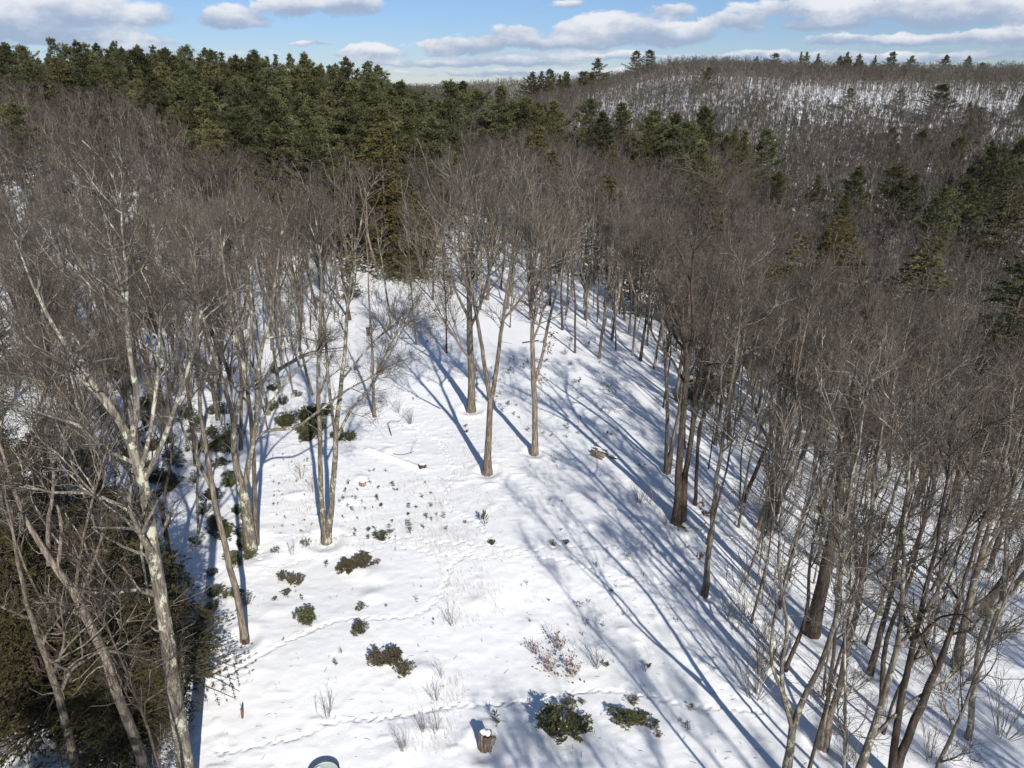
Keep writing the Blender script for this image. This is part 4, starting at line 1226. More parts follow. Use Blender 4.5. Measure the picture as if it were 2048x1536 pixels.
# looser pines: crest cluster, valley at right
def pine_cluster(n, x0, x1, y0, y1, d0, d1, lab, grp, seed, kinds=('pine',), hmin=12):
    r_ = random.Random(seed)
    for _ in range(n):
        conifer_at(r_.choice(kinds), r_.uniform(x0, x1), r_.uniform(y0, y1), r_.uniform(d0, d1), lab, grp, hmin=hmin)
pine_cluster(15, 1600, 1765, 104, 122, 600, 640, "pine in the dark cluster on the crest above the snowy slope", "cluster of pines on the right crest", 1)
pine_cluster(10, 1075, 1185, 138, 152, 590, 660, "small pine in the row climbing the left end of the right hill", "row of pines at the foot of the right hill", 2)
pine_cluster(17, 1860, 2070, 272, 345, 215, 290, "pine in the dense green patch at the right edge below the slope", "green patch of pines at the right edge", 3)
pine_cluster(8, 1925, 2060, 225, 262, 320, 370, "pine on the lower part of the snowy slope near the right edge", "pines low on the snowy slope", 4)
pine_cluster(10, 1380, 1480, 250, 275, 280, 330, "low pine in the band across the valley below the snowy slope", "low pines across the valley", 5)
pine_cluster(8, 1000, 1090, 200, 215, 205, 260, "mid-sized pine in the valley mouth behind the clearing", "pines in the valley mouth", 6)
pine_cluster(4, 1880, 2040, 355, 400, 170, 200, "pine rising behind the right-hand woods near the frame edge", "pines behind the right-hand woods", 7, ('pine', 'hemlock'))
pine_cluster(5, 1560, 1850, 425, 465, 130, 165, "olive conifer half hidden behind the right-hand bare crowns", "conifers behind the right-hand crowns", 8, ('hemlock',))
pine_cluster(4, 60, 260, 190, 240, 150, 170, "conifer standing among the brown crowns at upper left", "conifers among the brown crowns", 9, ('pine', 'hemlock'))

r5 = random.Random(55)
for _ in range(26):
    px, py = r5.uniform(1330, 2040), r5.uniform(600, 820)
    p = at(px, py)
    if in_poly(p[0], p[1], CLEAR) or p[1] < 52: continue
    put_conifer('hemlock', p[0], p[1], r5.uniform(5, 8.5), "dark hemlock in the shaded understory of the right-hand woods", "understory hemlocks of the right-hand woods", 1.2)
for _ in range(7):
    p = at(r5.uniform(20, 420), r5.uniform(560, 760))
    put_conifer('hemlock', p[0], p[1], r5.uniform(5, 8), "dark hemlock in the understory of the left-hand woods", "understory hemlocks of the left-hand woods", 1.2)

# hemlocks of the lower left thicket
for (px, py, H, lab) in [(330, 1400, 9.5, "young hemlock behind the huge pale trunk, olive sprays in the sun"), (200, 1330, 12, "dark young hemlock filling the middle of the lower left thicket"),
                         (60, 1250, 12.5, "young hemlock at the left frame edge of the thicket"), (372, 1330, 6.0, "small hemlock whose sprays hang over the snow by the leaning pole"),
                         (120, 1480, 10.5, "shaded young hemlock low in the lower left corner"), (270, 1230, 10, "hemlock behind the crooked leaning trunk"), (250, 1520, 7, "hemlock beneath the huge pale trunk's foot"),
                         (320, 1480, 5, "bushy hemlock at the foot of the huge pale trunk"), (10, 1420, 11.5, "hemlock cut by the left frame edge near the bottom")]:
    p = at(px, py)
    put_conifer('near', p[0], p[1], H, lab, "young hemlocks of the lower left thicket", 1.15)

for (x, y, H) in [(-8.5, 1.5, 17.5), (-12, 4, 15.5), (-15, -1, 19), (-19, 3, 17), (-12, -4, 19), (-24, 0, 19), (-21, 7, 14), (-27, 6, 16)]:
    put_conifer('hemlock', x, y, H, "hemlock below the frame that shades the lower left thicket", "hemlocks below the frame at left")

# ------------------------------------------------------------------ shrubs
def leaf_quads(mb, P, Dv, L_, W_, r_, m=0):
    N_ = len(P)
    d = nrm(Dv); s = nrm(np.cross(d, UP + r_.normal(size=(N_, 3)) * .3)); u = np.cross(s, d)
    ln = L_ * r_.uniform(.7, 1.2, (N_, 1)); w = W_ * r_.uniform(.8, 1.2, (N_, 1))
    V = np.stack([P, P + d * ln * .5 + s * w + u * w * .3, P + d * ln, P + d * ln * .5 - s * w + u * w * .3], 1).reshape(-1, 3)
    i = np.arange(N_)[:, None] * 4
    mb.add(V, t=np.concatenate([np.concatenate([i, i + 1, i + 2], 1), np.concatenate([i, i + 2, i + 3], 1)]), m=m)

def laurel(seed, dens=1.0):
    """about 1 m across, 0.8 m tall"""
    r_ = np.random.default_rng(seed)
    st, fo = MB(), MB()
    n = int(78 * dens)
    ph = r_.uniform(0, 6.28, n); rr = np.sqrt(r_.uniform(0, 1, n)) * .5
    lob = 1 + .28 * np.sin(ph * 3 + seed) + .15 * np.sin(ph * 5 + seed * 2)
    x, y = rr * np.cos(ph) * lob, rr * np.sin(ph) * lob
    z = .75 * np.sqrt(np.clip(1 - (rr / .56) ** 2, 0.05, 1)) * r_.uniform(.5, 1.05, n)
    T = np.stack([x, y, z], 1)
    B0 = np.stack([x * .25, y * .25, np.full(n, -.1)], 1)
    P = np.stack([B0, (B0 + T) / 2 + r_.normal(0, .03, (n, 3)) - UP * .03, T], 1)
    st.tubes(P, np.tile([.012, .009, .005], (n, 1)), 3)
    for k in range(8):
        a = k * .785 + r_.uniform(0, .7, n)
        dv = np.stack([np.cos(a), np.sin(a), r_.uniform(-.35, .45, n)], 1) + T * .5
        leaf_quads(fo, T + r_.normal(0, .012, (n, 3)), dv, .105, .024, r_)
    return st, fo
LAUREL = []
for i in range(6):
    st, fo = laurel(500 + i, [1, 1.3, .8, 1.6, .5, 1.1][i])
    LAUREL.append((st.mesh("laurel_stems", [M['dark_bark']]), fo.mesh("laurel_leaves", [M['laurel'], ]), None))
LAUREL_BR = []
for st, fo, _ in LAUREL:
    f2 = fo.copy(); f2.materials[0] = M['laurel_bronze']; LAUREL_BR.append(f2)

def put_laurel(px, py, wpx, i, label, group, bronze=False, flat=.9):
    """foot of the shrub at (px, py), wpx wide in the photograph"""
    p = at(px, py); s = wpx / FPX * p[1] / ray_dir(px, py)[1]
    t = thing("laurel_shrub", label, "shrub", (p[0], p[1], p[2]), random.uniform(0, 6.28), group, scale=(s * random.uniform(.75, 1.1), s * random.uniform(.75, 1.1), s * flat))
    link("stems", LAUREL[i][0], t); link("leaves", LAUREL_BR[i] if bronze else LAUREL[i][1], t)
G_L = "evergreen laurel shrubs standing in the snow"
for a in [
 (1112, 1466, 84, 3, "largest dark green laurel shrub, at the bottom right of the stump", 0, 1.0), (1158, 1462, 52, 1, "laurel shrub touching the right side of the largest dark one", 0, .8),
 (1140, 1408, 26, 2, "small laurel tuft above the largest dark shrub", 0, .8), (1165, 1408, 18, 4, "tiny laurel sprig up right of the largest dark shrub", 0, .8),
 (1250, 1445, 60, 1, "left half of the low laurel patch at bottom right", 0, .6), (1285, 1440, 36, 5, "middle tuft of the low laurel patch at bottom right", 0, .6), (1308, 1455, 28, 2, "right tail of the low laurel patch at bottom right", 0, .7),
 (1318, 1472, 20, 4, "last small tuft below the low laurel patch's tail", 0, .7), (1262, 1405, 24, 4, "sparse laurel tuft above the low patch", 0, .6), (1272, 1400, 14, 2, "little leafy sprig on the trail above the low laurel patch", 0, 1.0),
 (753, 1328, 42, 1, "left lobe of the bronze laurel clump beside the curved trail", 1, 1.0), (785, 1325, 40, 3, "right lobe of the bronze laurel clump beside the curved trail", 1, 1.0), (810, 1345, 36, 5, "bronze laurel tuft beside the snow mound", 1, .8),
 (614, 1245, 46, 3, "round bright green laurel shrub alone on the left side", 0, 1.0), (720, 1266, 38, 1, "small round bronze laurel below the curved trail", 1, .9), (722, 1218, 22, 4, "small yellow-green laurel above the curved trail", 0, .8),
 (697, 1140, 46, 3, "wide bronze laurel clump on the little rise, left part", 1, .6), (728, 1130, 40, 1, "wide bronze laurel clump on the little rise, right part", 1, .9), (755, 1128, 20, 4, "reddish twiggy tuft at the right end of the wide bronze clump", 1, .8),
 (566, 1158, 24, 0, "left tuft in the row of three bronze laurels", 1, 1.1), (582, 1165, 26, 2, "middle tuft in the row of three bronze laurels", 1, 1.2), (598, 1168, 28, 5, "right tuft in the row of three bronze laurels", 1, 1.1),
 (573, 1190, 26, 4, "low bronze sprigs below the row of three laurels", 1, .6), (550, 1200, 14, 4, "tiny bronze sprigs left below the row of three", 1, .6), (612, 1092, 24, 2, "bronze laurel left of the two-stemmed tree's foot", 1, 1.0),
 (552, 1105, 24, 4, "low bronze laurel right of the stout tree's foot", 1, .7), (762, 1078, 34, 0, "yellowish laurel at the meeting of two tracks", 0, .7), (780, 1066, 14, 4, "little laurel sprig right of the yellowish one", 0, .7),
 (984, 1088, 16, 3, "dark sprig where the trails meet in mid clearing", 0, .8), (676, 878, 30, 3, "dark laurel behind the two-stemmed tree", 0, .9), (700, 880, 30, 1, "dark laurel right of the two-stemmed tree", 0, .8),
 (1105, 1090, 16, 4, "thin dark sprig right of the middle of the clearing", 0, .9), (1132, 1088, 18, 4, "low dark sprig right of the thin one in mid clearing", 0, .6)]:
    put_laurel(a[0], a[1], a[2], a[3], a[4], G_L, bool(a[5]), a[6])
r3 = random.Random(8)
for (x0, x1, y0, y1, n, lab, grp, w0, w1) in [
    (270, 470, 800, 1000, 44, "dark laurel in the thicket left of the stout many-stemmed tree", "laurel thicket behind the leaning pole", 22, 44),
    (390, 500, 1010, 1100, 12, "dark laurel in the shade between the leaning pole and stout tree", "laurels between pole and stout tree", 20, 36),
    (400, 500, 1100, 1240, 14, "laurel in the tree shadow beside the leaning pole", "laurels beside the leaning pole", 20, 34),
    (540, 650, 820, 880, 14, "dark laurel in the band behind the stout tree's right-hand limb", "laurel band behind the stout tree", 26, 44),
    (430, 620, 740, 820, 8, "small laurel in the left-hand woods behind the stout tree", "small laurels in the left woods", 16, 28),
    (1560, 1700, 830, 900, 4, "dark shrub in the shadows of the right-hand woods", "shrubs in the right-hand woods", 24, 36)]:
    for _ in range(n):
        put_laurel(r3.uniform(x0, x1), r3.uniform(y0, y1), r3.uniform(w0, w1), r3.randrange(6), lab, grp, r3.random() < .15, r3.uniform(.7, 1.1))

# evergreen seedlings
def sprig_mesh(seed, n=26):
    r_ = np.random.default_rng(seed); mb = MB()
    h = r_.uniform(0.05, 1, n)
    a = r_.uniform(0, 6.28, n)
    P = np.stack([np.cos(a) * .02, np.sin(a) * .02, h * .8], 1)
    d = np.stack([np.cos(a), np.sin(a), r_.uniform(.2, 1.2, n)], 1)
    leaf_quads(mb, P, d, .42 * 1.0, .045, r_)
    mb.tubes(np.array([[(0, 0, -.1), (.01, 0, .4), (0, .02, .9)]]), np.array([[.02, .015, .006]]), 3)
    return mb.mesh("seedling", [M['sprig']])
SPRIG = [sprig_mesh(600 + i, [26, 16, 34, 12][i]) for i in range(4)]
seed_n = 0
def put_sprig(px, py, size, lab, grp):
    global seed_n
    p = at(px, py); s = size / FPX * p[1] / ray_dir(px, py)[1]
    o = link("evergreen_seedling", SPRIG[r3.randrange(4)], None, (p[0], p[1], p[2]), (r3.gauss(0, .2), r3.gauss(0, .2), r3.uniform(0, 6.28)), (s, s, s * r3.uniform(.7, 1.2)))
    tag(o, lab, "seedling", grp); seed_n += 1
for (px, py, s, lab) in [(993, 1450, 30, "spiky evergreen seedling up right of the snow-capped stump"), (970, 1052, 30, "bushy evergreen seedling beside the trail bend in mid clearing"),
                         (822, 1068, 26, "upright evergreen seedling right of the yellowish laurel"), (684, 1306, 18, "seedling left of the bronze laurel clump"), (672, 1330, 16, "thin seedling below left of the bronze laurel clump"),
                         (603, 1200, 14, "small upright seedling above the round bright green laurel"), (832, 1205, 16, "seedling left above the curve of the trail"), (1375, 1460, 24, "dark seedling in the shadow stripe at bottom right"),
                         (1290, 1345, 22, "upright dark seedling near the crossing shadows"), (1222, 1185, 18, "dark seedling where a shadow bends on the right side"), (1158, 1215, 18, "seedling in the right-hand part of the clearing"),
                         (1170, 1248, 18, "paired seedlings' left one in the right-hand part"), (1205, 1255, 18, "leaning seedling with a dark base in the right-hand part"), (1218, 790, 24, "spiky seedling alone on the right rise"),
                         (1255, 1115, 14, "small seedling near the right-hand tracks"), (652, 1136, 16, "greyish seedling left of the wide bronze clump"), (1060, 1245, 12, "dark nub of a seedling among the forked shadows"),
                         (1382, 1420, 20, "brownish twiggy seedling by the trail's right end"), (931, 1047, 12, "small seedling left of the trail bend"), (1214, 1335, 20, "withered seedling right of the brown-leaved brush")]:
    put_sprig(px, py, s, lab, "evergreen seedlings in the clearing")
for (x0, x1, y0, y1, n, w0, w1, lab) in [
    (680, 900, 940, 1080, 52, 7, 15, "small evergreen seedling in the patch between the two-stemmed tree and the winding trail"),
    (540, 640, 900, 1070, 40, 5, 9, "tiny seedling dotted between the stout tree and the two-stemmed tree"),
    (930, 1030, 720, 870, 36, 6, 12, "seedling in the patch round the V shaped tree"),
    (1020, 1250, 680, 880, 44, 7, 15, "seedling on the rise behind the slim forked tree"),
    (700, 930, 620, 800, 20, 5, 10, "seedling at the back of the clearing"),
    (1030, 1480, 930, 1380, 40, 5, 11, "small seedling on the shadow-striped right side of the clearing"),
    (560, 900, 1100, 1300, 12, 5, 10, "small seedling on the smooth left side of the clearing")]:
    for _ in range(n): put_sprig(r3.uniform(x0, x1), r3.uniform(y0, y1), r3.uniform(w0, w1), lab, lab.replace("small ", "").replace("tiny ", "") + "s")
print("seedlings", seed_n)

# leafless low bushes (thin upright stems) ---------------------------------------------------------
def bush_mesh(seed, n=12, leaves=False):
    r_ = np.random.default_rng(seed); mb = MB()
    a = r_.uniform(0, 6.28, n); tl = r_.uniform(.1, .5, n)
    P0 = np.stack([np.cos(a) * .04, np.sin(a) * .04, np.full(n, -.1)], 1)
    d = nrm(np.stack([np.cos(a) * tl, np.sin(a) * tl, np.ones(n)], 1))
    ln = r_.uniform(.6, 1.1, (n, 1))
    P = np.stack([P0, P0 + d * ln * .5 + r_.normal(0, .03, (n, 3)), P0 + d * ln + r_.normal(0, .05, (n, 3))], 1)
    rad = np.tile([.0055, .0045, .003], (n, 1)); mb.tubes(P, rad, 3)
    Q, Qr = spawn(P, rad, 4, .3, 1, None, (.3, .8), r_, 3, .3, .15, .7, .1, abs_len=(.12, .35), rmin=.0035)
    mb.tubes(Q, Qr, 3)
    st = mb.mesh("bush_stems", [M['limb']])
    lf = None
    if leaves:
        m2 = MB(); n2 = 55
        c = r_.normal(0, .16, (n2, 3)) + np.array([0, 0, .35]); c[:, 2] = np.abs(c[:, 2])
        leaf_quads(m2, c, r_.normal(size=(n2, 3)), .11, .035, r_)
        lf = m2.mesh("dead_leaf_cluster", [M['dead_leaf']])
    return st, lf
BUSH = [bush_mesh(700 + i, [12, 18, 9][i]) for i in range(3)]
BUSH_L = [bush_mesh(710 + i, 14, True) for i in range(2)]
def put_bush(px, py, hpx, lab, grp, leaves=False):
    p = at(px, py); s = hpx / FPX * p[1] / ray_dir(px, py)[1] / .8
    st, lf = (BUSH_L if leaves else BUSH)[r3.randrange(2 if leaves else 3)]
    t = thing("bare_bush", lab, "bush", p, r3.uniform(0, 6.28), grp, scale=s)
    link("stems", st, t)
    if lf: link("leaves", lf, t)
G_B = "leafless low bushes in the clearing"
for (px, py, h, lab, lv) in [(654, 1435, 52, "bare bush with forked stems just above the trail at bottom left", 0), (805, 1505, 42, "thin bare bush behind the snow hummock at the bottom", 0),
    (845, 1465, 36, "faint bare bush below the trail at bottom centre", 0), (870, 1465, 44, "wispy bare bush right of the faint one below the trail", 0), (585, 1110, 34, "reddish bare bush at the stout tree's right", 0),
    (1068, 1305, 30, "bush with a bright clump of brown oak leaves left of the forked shadow", 1), (1098, 1342, 40, "brush with brown leaves at the forked shadow's edge, lower", 1), (1118, 1300, 44, "brown-leaved twiggy brush between two shadow stems", 1),
    (1145, 1352, 50, "tall wispy brush with a few brown leaves right of the shadow stems", 1), (1192, 1335, 46, "pair of hair-thin bare stems right of the brown-leaved brush", 0),
    (870, 1400, 40, "sparse bare bush left of the stump, above the trail", 0), (880, 1355, 34, "slight bare bush in the smooth snow above the trail", 0), (795, 825, 34, "bare bush at the start of the winding trail", 0), (820, 848, 30, "round bare bush beside the winding trail", 0),
    (905, 1250, 40, "thin dry bush left of the straight shadows", 0), (485, 1265, 26, "small dark bush right of the leaning pole's foot", 0), (475, 1325, 28, "bare bush by the trail's left end", 0),
    (1455, 1235, 60, "bare bush among shadows below the leaf-hung slim tree", 0), (1470, 1260, 64, "twiggy brush at the clearing's right edge", 0), (1110, 925, 26, "low spreading twigs right of the slim forked tree", 0),
    (1278, 1005, 40, "arched bare brush left of the dark twin-stemmed tree", 0), (1300, 1010, 36, "curved twigs left of the dark twin-stemmed tree", 0), (1330, 1050, 32, "twiggy litter at the dark twin-stemmed tree's foot", 0),
    (1130, 710, 16, "clump of brown leaves on the snow beyond the slim forked tree", 1), (890, 700, 14, "red-brown leafy tuft at a pole's foot, back of the clearing", 1), (722, 802, 14, "brown leafy tuft beside the thin snag", 1),
    (822, 712, 14, "reddish tuft among hollows at the back of the clearing", 1), (600, 960, 40, "hair-thin bare bush between the two left trees", 0), (625, 985, 34, "faint upright stems between the two left trees", 0)]:
    put_bush(px, py, h, lab, G_B, bool(lv))
for _ in range(46):   # brush in the woods at the right and lower left
    if r3.random() < .6: px, py, lab = r3.uniform(1450, 2040), r3.uniform(950, 1530), "bare brush under the trees in the right-hand woods"
    else: px, py, lab = r3.uniform(0, 380), r3.uniform(1150, 1530), "tangled bare brush in the lower left thicket"
    put_bush(px, py, r3.uniform(60, 130), lab, "brush " + lab.split("brush ")[1])

# dry weed stalks: nobody could count them
def weeds():
    r_ = np.random.default_rng(77); mb = MB(); pts = []
    for (x0, x1, y0, y1, n) in [(560, 900, 960, 1100, 170), (860, 1010, 880, 1130, 150), (880, 1000, 1130, 1250, 50), (940, 1130, 780, 900, 60), (830, 930, 1350, 1500, 40), (1040, 1350, 900, 1330, 70), (560, 640, 900, 1060, 50)]:
        for _ in range(n): pts.append(at(r_.uniform(x0, x1), r_.uniform(y0, y1)))
    P0 = np.repeat(np.array(pts), 6, 0); N_ = len(P0)
    P0 = P0 + np.column_stack([r_.normal(0, .28, N_), r_.normal(0, .28, N_), np.full(N_, -.05)])
    d = nrm(np.column_stack([r_.normal(0, .3, N_), r_.normal(0, .3, N_), np.ones(N_)])); ln = r_.uniform(.12, .5, (N_, 1))
    P = np.stack([P0, P0 + d * ln * .6, P0 + d * ln + r_.normal(0, .04, (N_, 3))], 1)
    mb.tubes(P, np.tile([.0045, .004, .0025], (N_, 1)), 3)
    o = link("dry_weeds", mb.mesh("dry_weeds", [M['weed']]))
    tag(o, "thin dry weed stalks sticking out of the clearing snow", kind="stuff")
weeds()

def litter():
    r_ = np.random.default_rng(78); mb = MB(); pts = []
    for (x0, x1, y0, y1, n) in [(430, 1500, 700, 1530, 520), (560, 760, 860, 1100, 160), (880, 1150, 780, 1000, 160), (1250, 1500, 900, 1250, 220), (1500, 2040, 1000, 1530, 260)]:
        for _ in range(n): pts.append(at(r_.uniform(x0, x1), r_.uniform(y0, y1)))
    P0 = np.array(pts); N_ = len(P0); a = r_.uniform(0, 6.28, N_); ln = r_.uniform(.05, .35, (N_, 1)) ** 1.2
    d = np.column_stack([np.cos(a), np.sin(a), r_.uniform(-.05, .25, N_)]); P0[:, 2] += .01
    P = np.stack([P0, P0 + d * ln * .5, P0 + d * ln + r_.normal(0, .03, (N_, 3)) * np.array([1, 1, .3])], 1)
    mb.tubes(P, np.tile([.009, .007, .004], (N_, 1)), 3)
    o = link("twig_litter", mb.mesh("twig_litter", [M['dark_bark']])); tag(o, "dark twig and bark litter scattered on the snow", kind="stuff")
litter()

# dead leaves still hanging on two slim trees
def leaf_cluster(name, parent, b, Y, spots, seed, lab):
    r_ = np.random.default_rng(seed); mb = MB()
    for (px, py, rpx, n) in spots:
        c = on_plane(px, py, Y) - b; s = rpx / FPX * Y
        P = c + r_.normal(size=(n, 3)) * s * .5
        leaf_quads(mb, P, r_.normal(size=(n, 3)) - UP * .5, .17, .06, r_)
    o = link(name, mb.mesh(name, [M['dead_leaf']]), parent); o['label'] = lab
t, b = hero_objs[8]
leaf_cluster("dead_leaves", t, b, b[1], [(1405, 1005, 9, 26), (1412, 1025, 12, 30), (1408, 1050, 8, 14), (1404, 1110, 9, 26), (1425, 1025, 10, 14), (1420, 1075, 12, 12)], 1, "withered orange-brown leaves")
t, b = hero_objs[2]
leaf_cluster("dead_leaves", t, b, b[1], [(1072, 750, 10, 34), (1086, 760, 12, 40), (1104, 670, 9, 26), (1100, 690, 12, 26), (1098, 702, 6, 14)], 2, "withered orange-brown leaves")

# ------------------------------------------------------------------ stumps, logs, debris
def dome(mb, c, rx, ry, h, seg=12, rings=4, m=0, rot=0):
    V, Q = [], []
    for j in range(rings + 1):
        a = j / rings * math.pi / 2
        for k in range(seg):
            t = k / seg * 6.2832
            w = 1 + .07 * math.sin(3 * t + c[0] * 9)
            x, y = rx * w * math.cos(a) ** .6 * math.cos(t), ry * w * math.cos(a) ** .6 * math.sin(t)
            V.append((c[0] + x * math.cos(rot) - y * math.sin(rot), c[1] + x * math.sin(rot) + y * math.cos(rot), c[2] + h * math.sin(a)))
    for j in range(rings):
        for k in range(seg):
            k2 = (k + 1) % seg
            Q.append((j * seg + k, j * seg + k2, (j + 1) * seg + k2, (j + 1) * seg + k))
    Q2 = [tuple(reversed([k for k in range(seg)]))]
    mb.add(V, q=Q, m=m)

def stump(px, py, wpx, hpx, lab, seed, mat='wood', caps=2):
    r_ = np.random.default_rng(seed)
    b = at(px, py); sc = b[1] / ray_dir(px, py)[1] / FPX
    rad = wpx * sc / 2; h = hpx * sc
    seg, rings = 40, 7
    t = thing("tree_stump", lab, "stump", b)
    ph = r_.uniform(0, 6.28, 3)
    def outline(a, f):
        lobe = .17 * abs(math.sin(a * 2.5 + ph[0])) + .08 * math.sin(a * 7 + ph[1]) + .03 * math.sin(a * 17 + ph[2])
        return rad * (.86 + lobe) * (1.12 - .12 * min(1, f * 3))
    V, Q = [], []
    tops = [h * (1 + .16 * math.sin(2 * k / seg * 6.28 + ph[2]) + .05 * r_.normal()) for k in range(seg)]
    for j in range(rings):
        f = j / (rings - 1)
        for k in range(seg):
            a = k / seg * 6.2832
            rr = outline(a, f)
            V.append((rr * math.cos(a), rr * .72 * math.sin(a), -.15 + (tops[k] + .15) * f))
    for j in range(rings - 1):
        for k in range(seg):
            k2 = (k + 1) % seg; Q.append((j * seg + k, j * seg + k2, (j + 1) * seg + k2, (j + 1) * seg + k))
    mb = MB(); mb.add(V, q=Q)
    link("trunk", mb.mesh("stump_wood", [M[mat]], False), t)
    top = MB(); base = (rings - 1) * seg
    TV = [V[base + k] for k in range(seg)] + [(V[base + k][0] * .55, V[base + k][1] * .55, V[base + k][2] - .07 * h - .03) for k in range(seg)] + [(0, 0, h * .9)]
    TQ = [(k, (k + 1) % seg, seg + (k + 1) % seg, seg + k) for k in range(seg)]
    TT = [(seg + k, seg + (k + 1) % seg, 2 * seg) for k in range(seg)]
    top.add(TV, q=TQ, t=TT); link("broken_top", top.mesh("stump_top", [M['dark_wood']]), t)
    if caps:
        for c in range(caps):
            cm = MB(); x = rad * (-.38 + .8 * c) if caps > 1 else 0
            dome(cm, (x, rad * .12, h * (.98 if c == 0 else .93)), rad * (.56 if caps > 1 else .8), rad * (.52 if caps > 1 else .55), .16 * h + .06, rot=.3)
            link("snow_cap", cm.mesh("snow_cap", [M['snow']], True), t)
    return t, b, rad, h
t, b, rad, h = stump(971, 1494, 25, 37, "weathered split stump wearing a snow cap at the bottom of the clearing", 1)
m = MB(); m.box((rad * 1.15, -.05, h * .55), (.2, .16, h * .5), (0, .3, .3)); m.box((rad * 1.28, -.02, h * .42), (.1, .14, .14), (0, .5, .1))
link("splinter", m.mesh("stump_splinter", [M['wood']]), t)
stump(726, 971, 14, 8, "small cut stump half buried in the snow right of the two-stemmed tree", 2, 'wood', 1)
stump(845, 938, 16, 10, "ragged stump with snow on top left of the winding trail", 3, 'dark_wood', 1)
stump(490, 1281, 17, 6, "low rotten root collar at the leaning pole's foot", 4, 'dark_wood', 0)

def log(name, pts, r0, r1, lab, cat, mat='dark_wood', snow=False, branches=0, seed=0, grp=None):
    r_ = np.random.default_rng(seed)
    P = np.array(pts, float); b = P[0].copy()
    Pr, Rr = resample(P - b, np.linspace(r0, r1, len(P)), 8)
    mb = MB(); mb.tubes(Pr[None], Rr[None], 8)
    t = thing(name, lab, cat, b, group=grp)
    link("trunk", mb.mesh("log_wood", [M[mat]], True), t)
    if branches:
        A, Ar = spawn(Pr[None], Rr[None], branches, .2, 1, None, (.5, 1.2), r_, 4, .1, .2, .5, abs_len=(.5, 1.8), rmin=.012)
        B, Br = spawn(A, Ar, 3, .2, 1, (.3, .6), (.3, .9), r_, 3, .1, .2, .6, .2, rmin=.008)
        m2 = MB(); m2.tubes(A, Ar, 4); m2.tubes(B, Br, 3)
        link("branches", m2.mesh("log_branches", [M['dark_wood']]), t)
    if snow:
        m3 = MB(); S2 = Pr.copy(); S2[:, 2] += Rr * .75
        m3.tubes(S2[None], (Rr * .85)[None], 8); link("snow_cover", m3.mesh("log_snow", [M['snow']], True), t)
    return t
def gp(px, py, dz=0): p = at(px, py); return (p[0], p[1], p[2] + dz)
log("fallen_log", [gp(738, 902, .03), gp(790, 920, .04), (gp(846, 940, .0))], .15, .12, "snow-buried straight log lying left of the winding trail", "log", 'wood', True)
log("fallen_log", [gp(0, 742, .5), gp(120, 738, .6), gp(250, 745, .9), gp(330, 760, .9)], .22, .12, "reddish fallen trunk lying across the left-hand woods", "log", 'stake', False, 5, 1)
log("fallen_log", [gp(560, 745, .4), gp(620, 712, .5), gp(690, 706, .6)], .14, .05, "dark fallen tree top with raised branches behind the stout tree", "log", 'dark_wood', False, 9, 2)
log("fallen_log", [gp(1495, 880, .1), gp(1540, 905, .2)], .16, .12, "short dark log lying in the shadows of the right-hand woods", "log", 'dark_wood', True, 2, 3)
log("fallen_branch", [gp(783, 872, .02), gp(778, 858, .3), gp(775, 850, .4), gp(800, 848, .25)], .035, .02, "dark crooked branch sticking up beside the winding trail", "branch", 'dark_wood', False, 3, 4)
log("fallen_branch", [gp(787, 908, .03), gp(805, 912, .08), gp(828, 906, .15)], .03, .015, "thin dark branch on the snow above the buried log", "branch", 'dark_wood', False, 2, 5)
log("fallen_branch", [gp(1045, 687, .1), gp(1078, 684, .2)], .07, .05, "short dark branch on the snow behind the slim forked tree", "branch", 'dark_wood', False, 1, 6)
log("fallen_branch", [gp(1190, 915, .05), gp(1192, 900, .6)], .02, .012, "thin stick standing up at the left of the little log pile", "branch", 'dark_wood', False, 1, 7)
log("fallen_branch", [gp(1230, 826, .1), gp(1250, 820, .15)], .05, .03, "snow-dusted stick on the striped slope at right", "branch", 'dark_wood', True, 0, 8)
log("fallen_log", [gp(1218, 915, .12), gp(1234, 920, .14)], .10, .07, "stub of log poking out at the right end of the little log pile", "log", 'dark_wood', True, 0, 9)
log("fallen_log", [gp(1345, 1048, .12), gp(1372, 1058, .05)], .07, .05, "dark broken log at the foot of the dark twin-stemmed tree", "log", 'dark_wood', False, 5, 10)
# little pile of split logs
G_P = "split logs of the little pile"
pile = [(1184, 903, 1212, 913, .0, "rear log"), (1190, 900, 1214, 908, .1, "topmost log"), (1183, 907, 1208, 917, .0, "middle log"), (1182, 911, 1204, 921, .0, "front log"), (1196, 906, 1216, 913, .12, "second topmost log"), (1182, 906, 1194, 911, .14, "short stub")]
for k_, (x0, y0, x1, y1, dz, nm) in enumerate(pile):
    log("split_log", [gp(x0, y0, .1 + dz), gp(x1, y1, .1 + dz)], .075, .07, "grey " + nm + " of the little pile in the shadow-striped snow", "log", 'wood', k_ in (1, 4), 0, 20 + k_, G_P)

# wooden box on the thin snag
t, b = hero_objs[10]
c = on_plane(738, 664, b[1] - .16)
bx = thing("nest_box", "square weathered wooden box fixed on the thin snag", "nest box", c)
def boxpart(name, cc, size, mat='wood'):
    mm = MB(); mm.box(cc, size); return link(name, mm.mesh(name, [M[mat]]), bx)
boxpart("body", (0, 0, 0), (.40, .16, .62)); boxpart("roof", (0, -.02, .335), (.46, .24, .045), 'dark_wood')
h_ = MB(); dome(h_, (0, 0, 0), .06, .06, .012, 12, 2)
ho = link("entrance_hole", h_.mesh("entrance_hole", [M['rim']]), bx, (0, -.081, .1), (R(90), 0, 0))

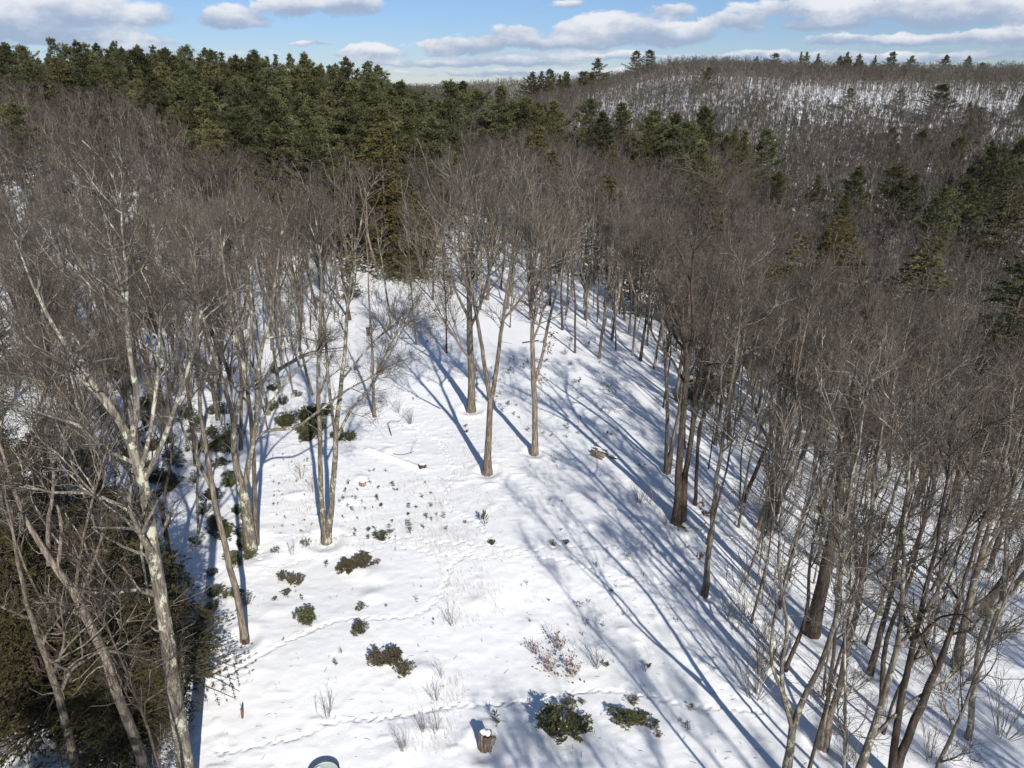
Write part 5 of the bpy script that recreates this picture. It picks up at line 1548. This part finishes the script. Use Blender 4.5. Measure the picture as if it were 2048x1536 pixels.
# red-brown broken stake
p = at(485, 1436)
t = thing("wooden_stake", "short splintered red-brown stake standing in smooth snow at lower left", "stake", p)
m = MB(); m.tubes(np.array([[(0, 0, -.1), (.01, 0, .25), (.02, 0, .55), (.03, .0, .62)]]), np.array([[.045, .05, .04, .012]]), 6); link("post", m.mesh("stake", [M['stake']]), t)
m = MB(); m.tubes(np.array([[(.03, -.02, .4), (-.06, -.04, .52), (-.08, -.04, .6)]]), np.array([[.02, .015, .005]]), 4); link("splinter", m.mesh("stake_splinter", [M['weed']]), t)

# round tub cut by the lower frame edge
cpt = at(650, 1562)
t = thing("round_tub", "round dark-rimmed tub with a pale icy surface cut by the bottom frame edge", "tub", cpt)
def ring(mb, r0, z0, r1, z1, seg=40, m=0):
    a = np.arange(seg) * 2 * math.pi / seg
    V = np.concatenate([np.column_stack([np.cos(a) * r0, np.sin(a) * r0, np.full(seg, z0)]), np.column_stack([np.cos(a) * r1, np.sin(a) * r1, np.full(seg, z1)])])
    k = np.arange(seg)[:, None]; k2 = (k + 1) % seg
    mb.add(V, q=np.concatenate([k, k2, k2 + seg, k + seg], 1), m=m)
m = MB(); ring(m, .58, -.1, .60, .36); ring(m, .57, .36, .55, .2); link("wall", m.mesh("tub_wall", [M['tub']], True), t)
m = MB(); ring(m, .60, .36, .625, .385); ring(m, .625, .385, .60, .41); ring(m, .60, .41, .57, .385); ring(m, .57, .385, .57, .34); link("rim", m.mesh("tub_rim", [M['rim']], True), t)
m = MB(); ring(m, .57, .33, .3, .335); ring(m, .3, .335, .001, .33); link("ice", m.mesh("tub_ice", [M['ice']], True), t)
m = MB(); dome(m, (-.40, .12, .335), .12, .3, .07, rot=-.5); link("white_patch", m.mesh("tub_white_patch", [M['snow']], True), t)  # low white dome on the left side of the tub's surface

ORD = ["leftmost", "second from left", "third from left", "fourth from left", "fifth from left", "sixth from left", "seventh from left", "eighth from left", "ninth from left", "tenth from left"]
ROWS = ["nearest row", "second row", "third row", "fourth row", "fifth row", "sixth row", "seventh row", "eighth row", "ninth row", "tenth row", "eleventh row", "last row"]
def finish_labels():
    """things that share a label are told apart by their row and their place in it"""
    by = {}
    for o in bpy.data.objects:
        if o.parent is None and 'category' in o and 'below the frame' not in o.get('label', ''): by.setdefault(o['label'], []).append(o)
    for lab, os_ in by.items():
        if len(os_) < 2: continue
        nr = max(1, math.ceil(len(os_) / 8))
        if nr > 12: continue
        os_.sort(key=lambda o: o.location.y)
        per = math.ceil(len(os_) / nr)
        for r0 in range(nr):
            row = sorted(os_[r0 * per:(r0 + 1) * per], key=lambda o: project(tuple(o.location))[0])
            for k, o in enumerate(row):
                w = lab.split()
                tail = (ROWS[r0] + ", " if nr > 1 else "") + (ORD[k] if k < len(row) - 1 or len(row) == 1 else "rightmost")
                if len(row) == 1 and nr == 1: continue
                w = w[:16 - len(tail.split())]
                while w[-1] in ('the', 'of', 'in', 'and', 'at', 'a', 'between', 'its', 'by', 'near', 'to', 'behind'): w.pop()
                o['label'] = " ".join(w).rstrip(',') + ", " + tail
finish_labels()
print("objects", len(bpy.data.objects), "mesh tris ~", sum(len(m.polygons) * 2 for m in bpy.data.meshes))
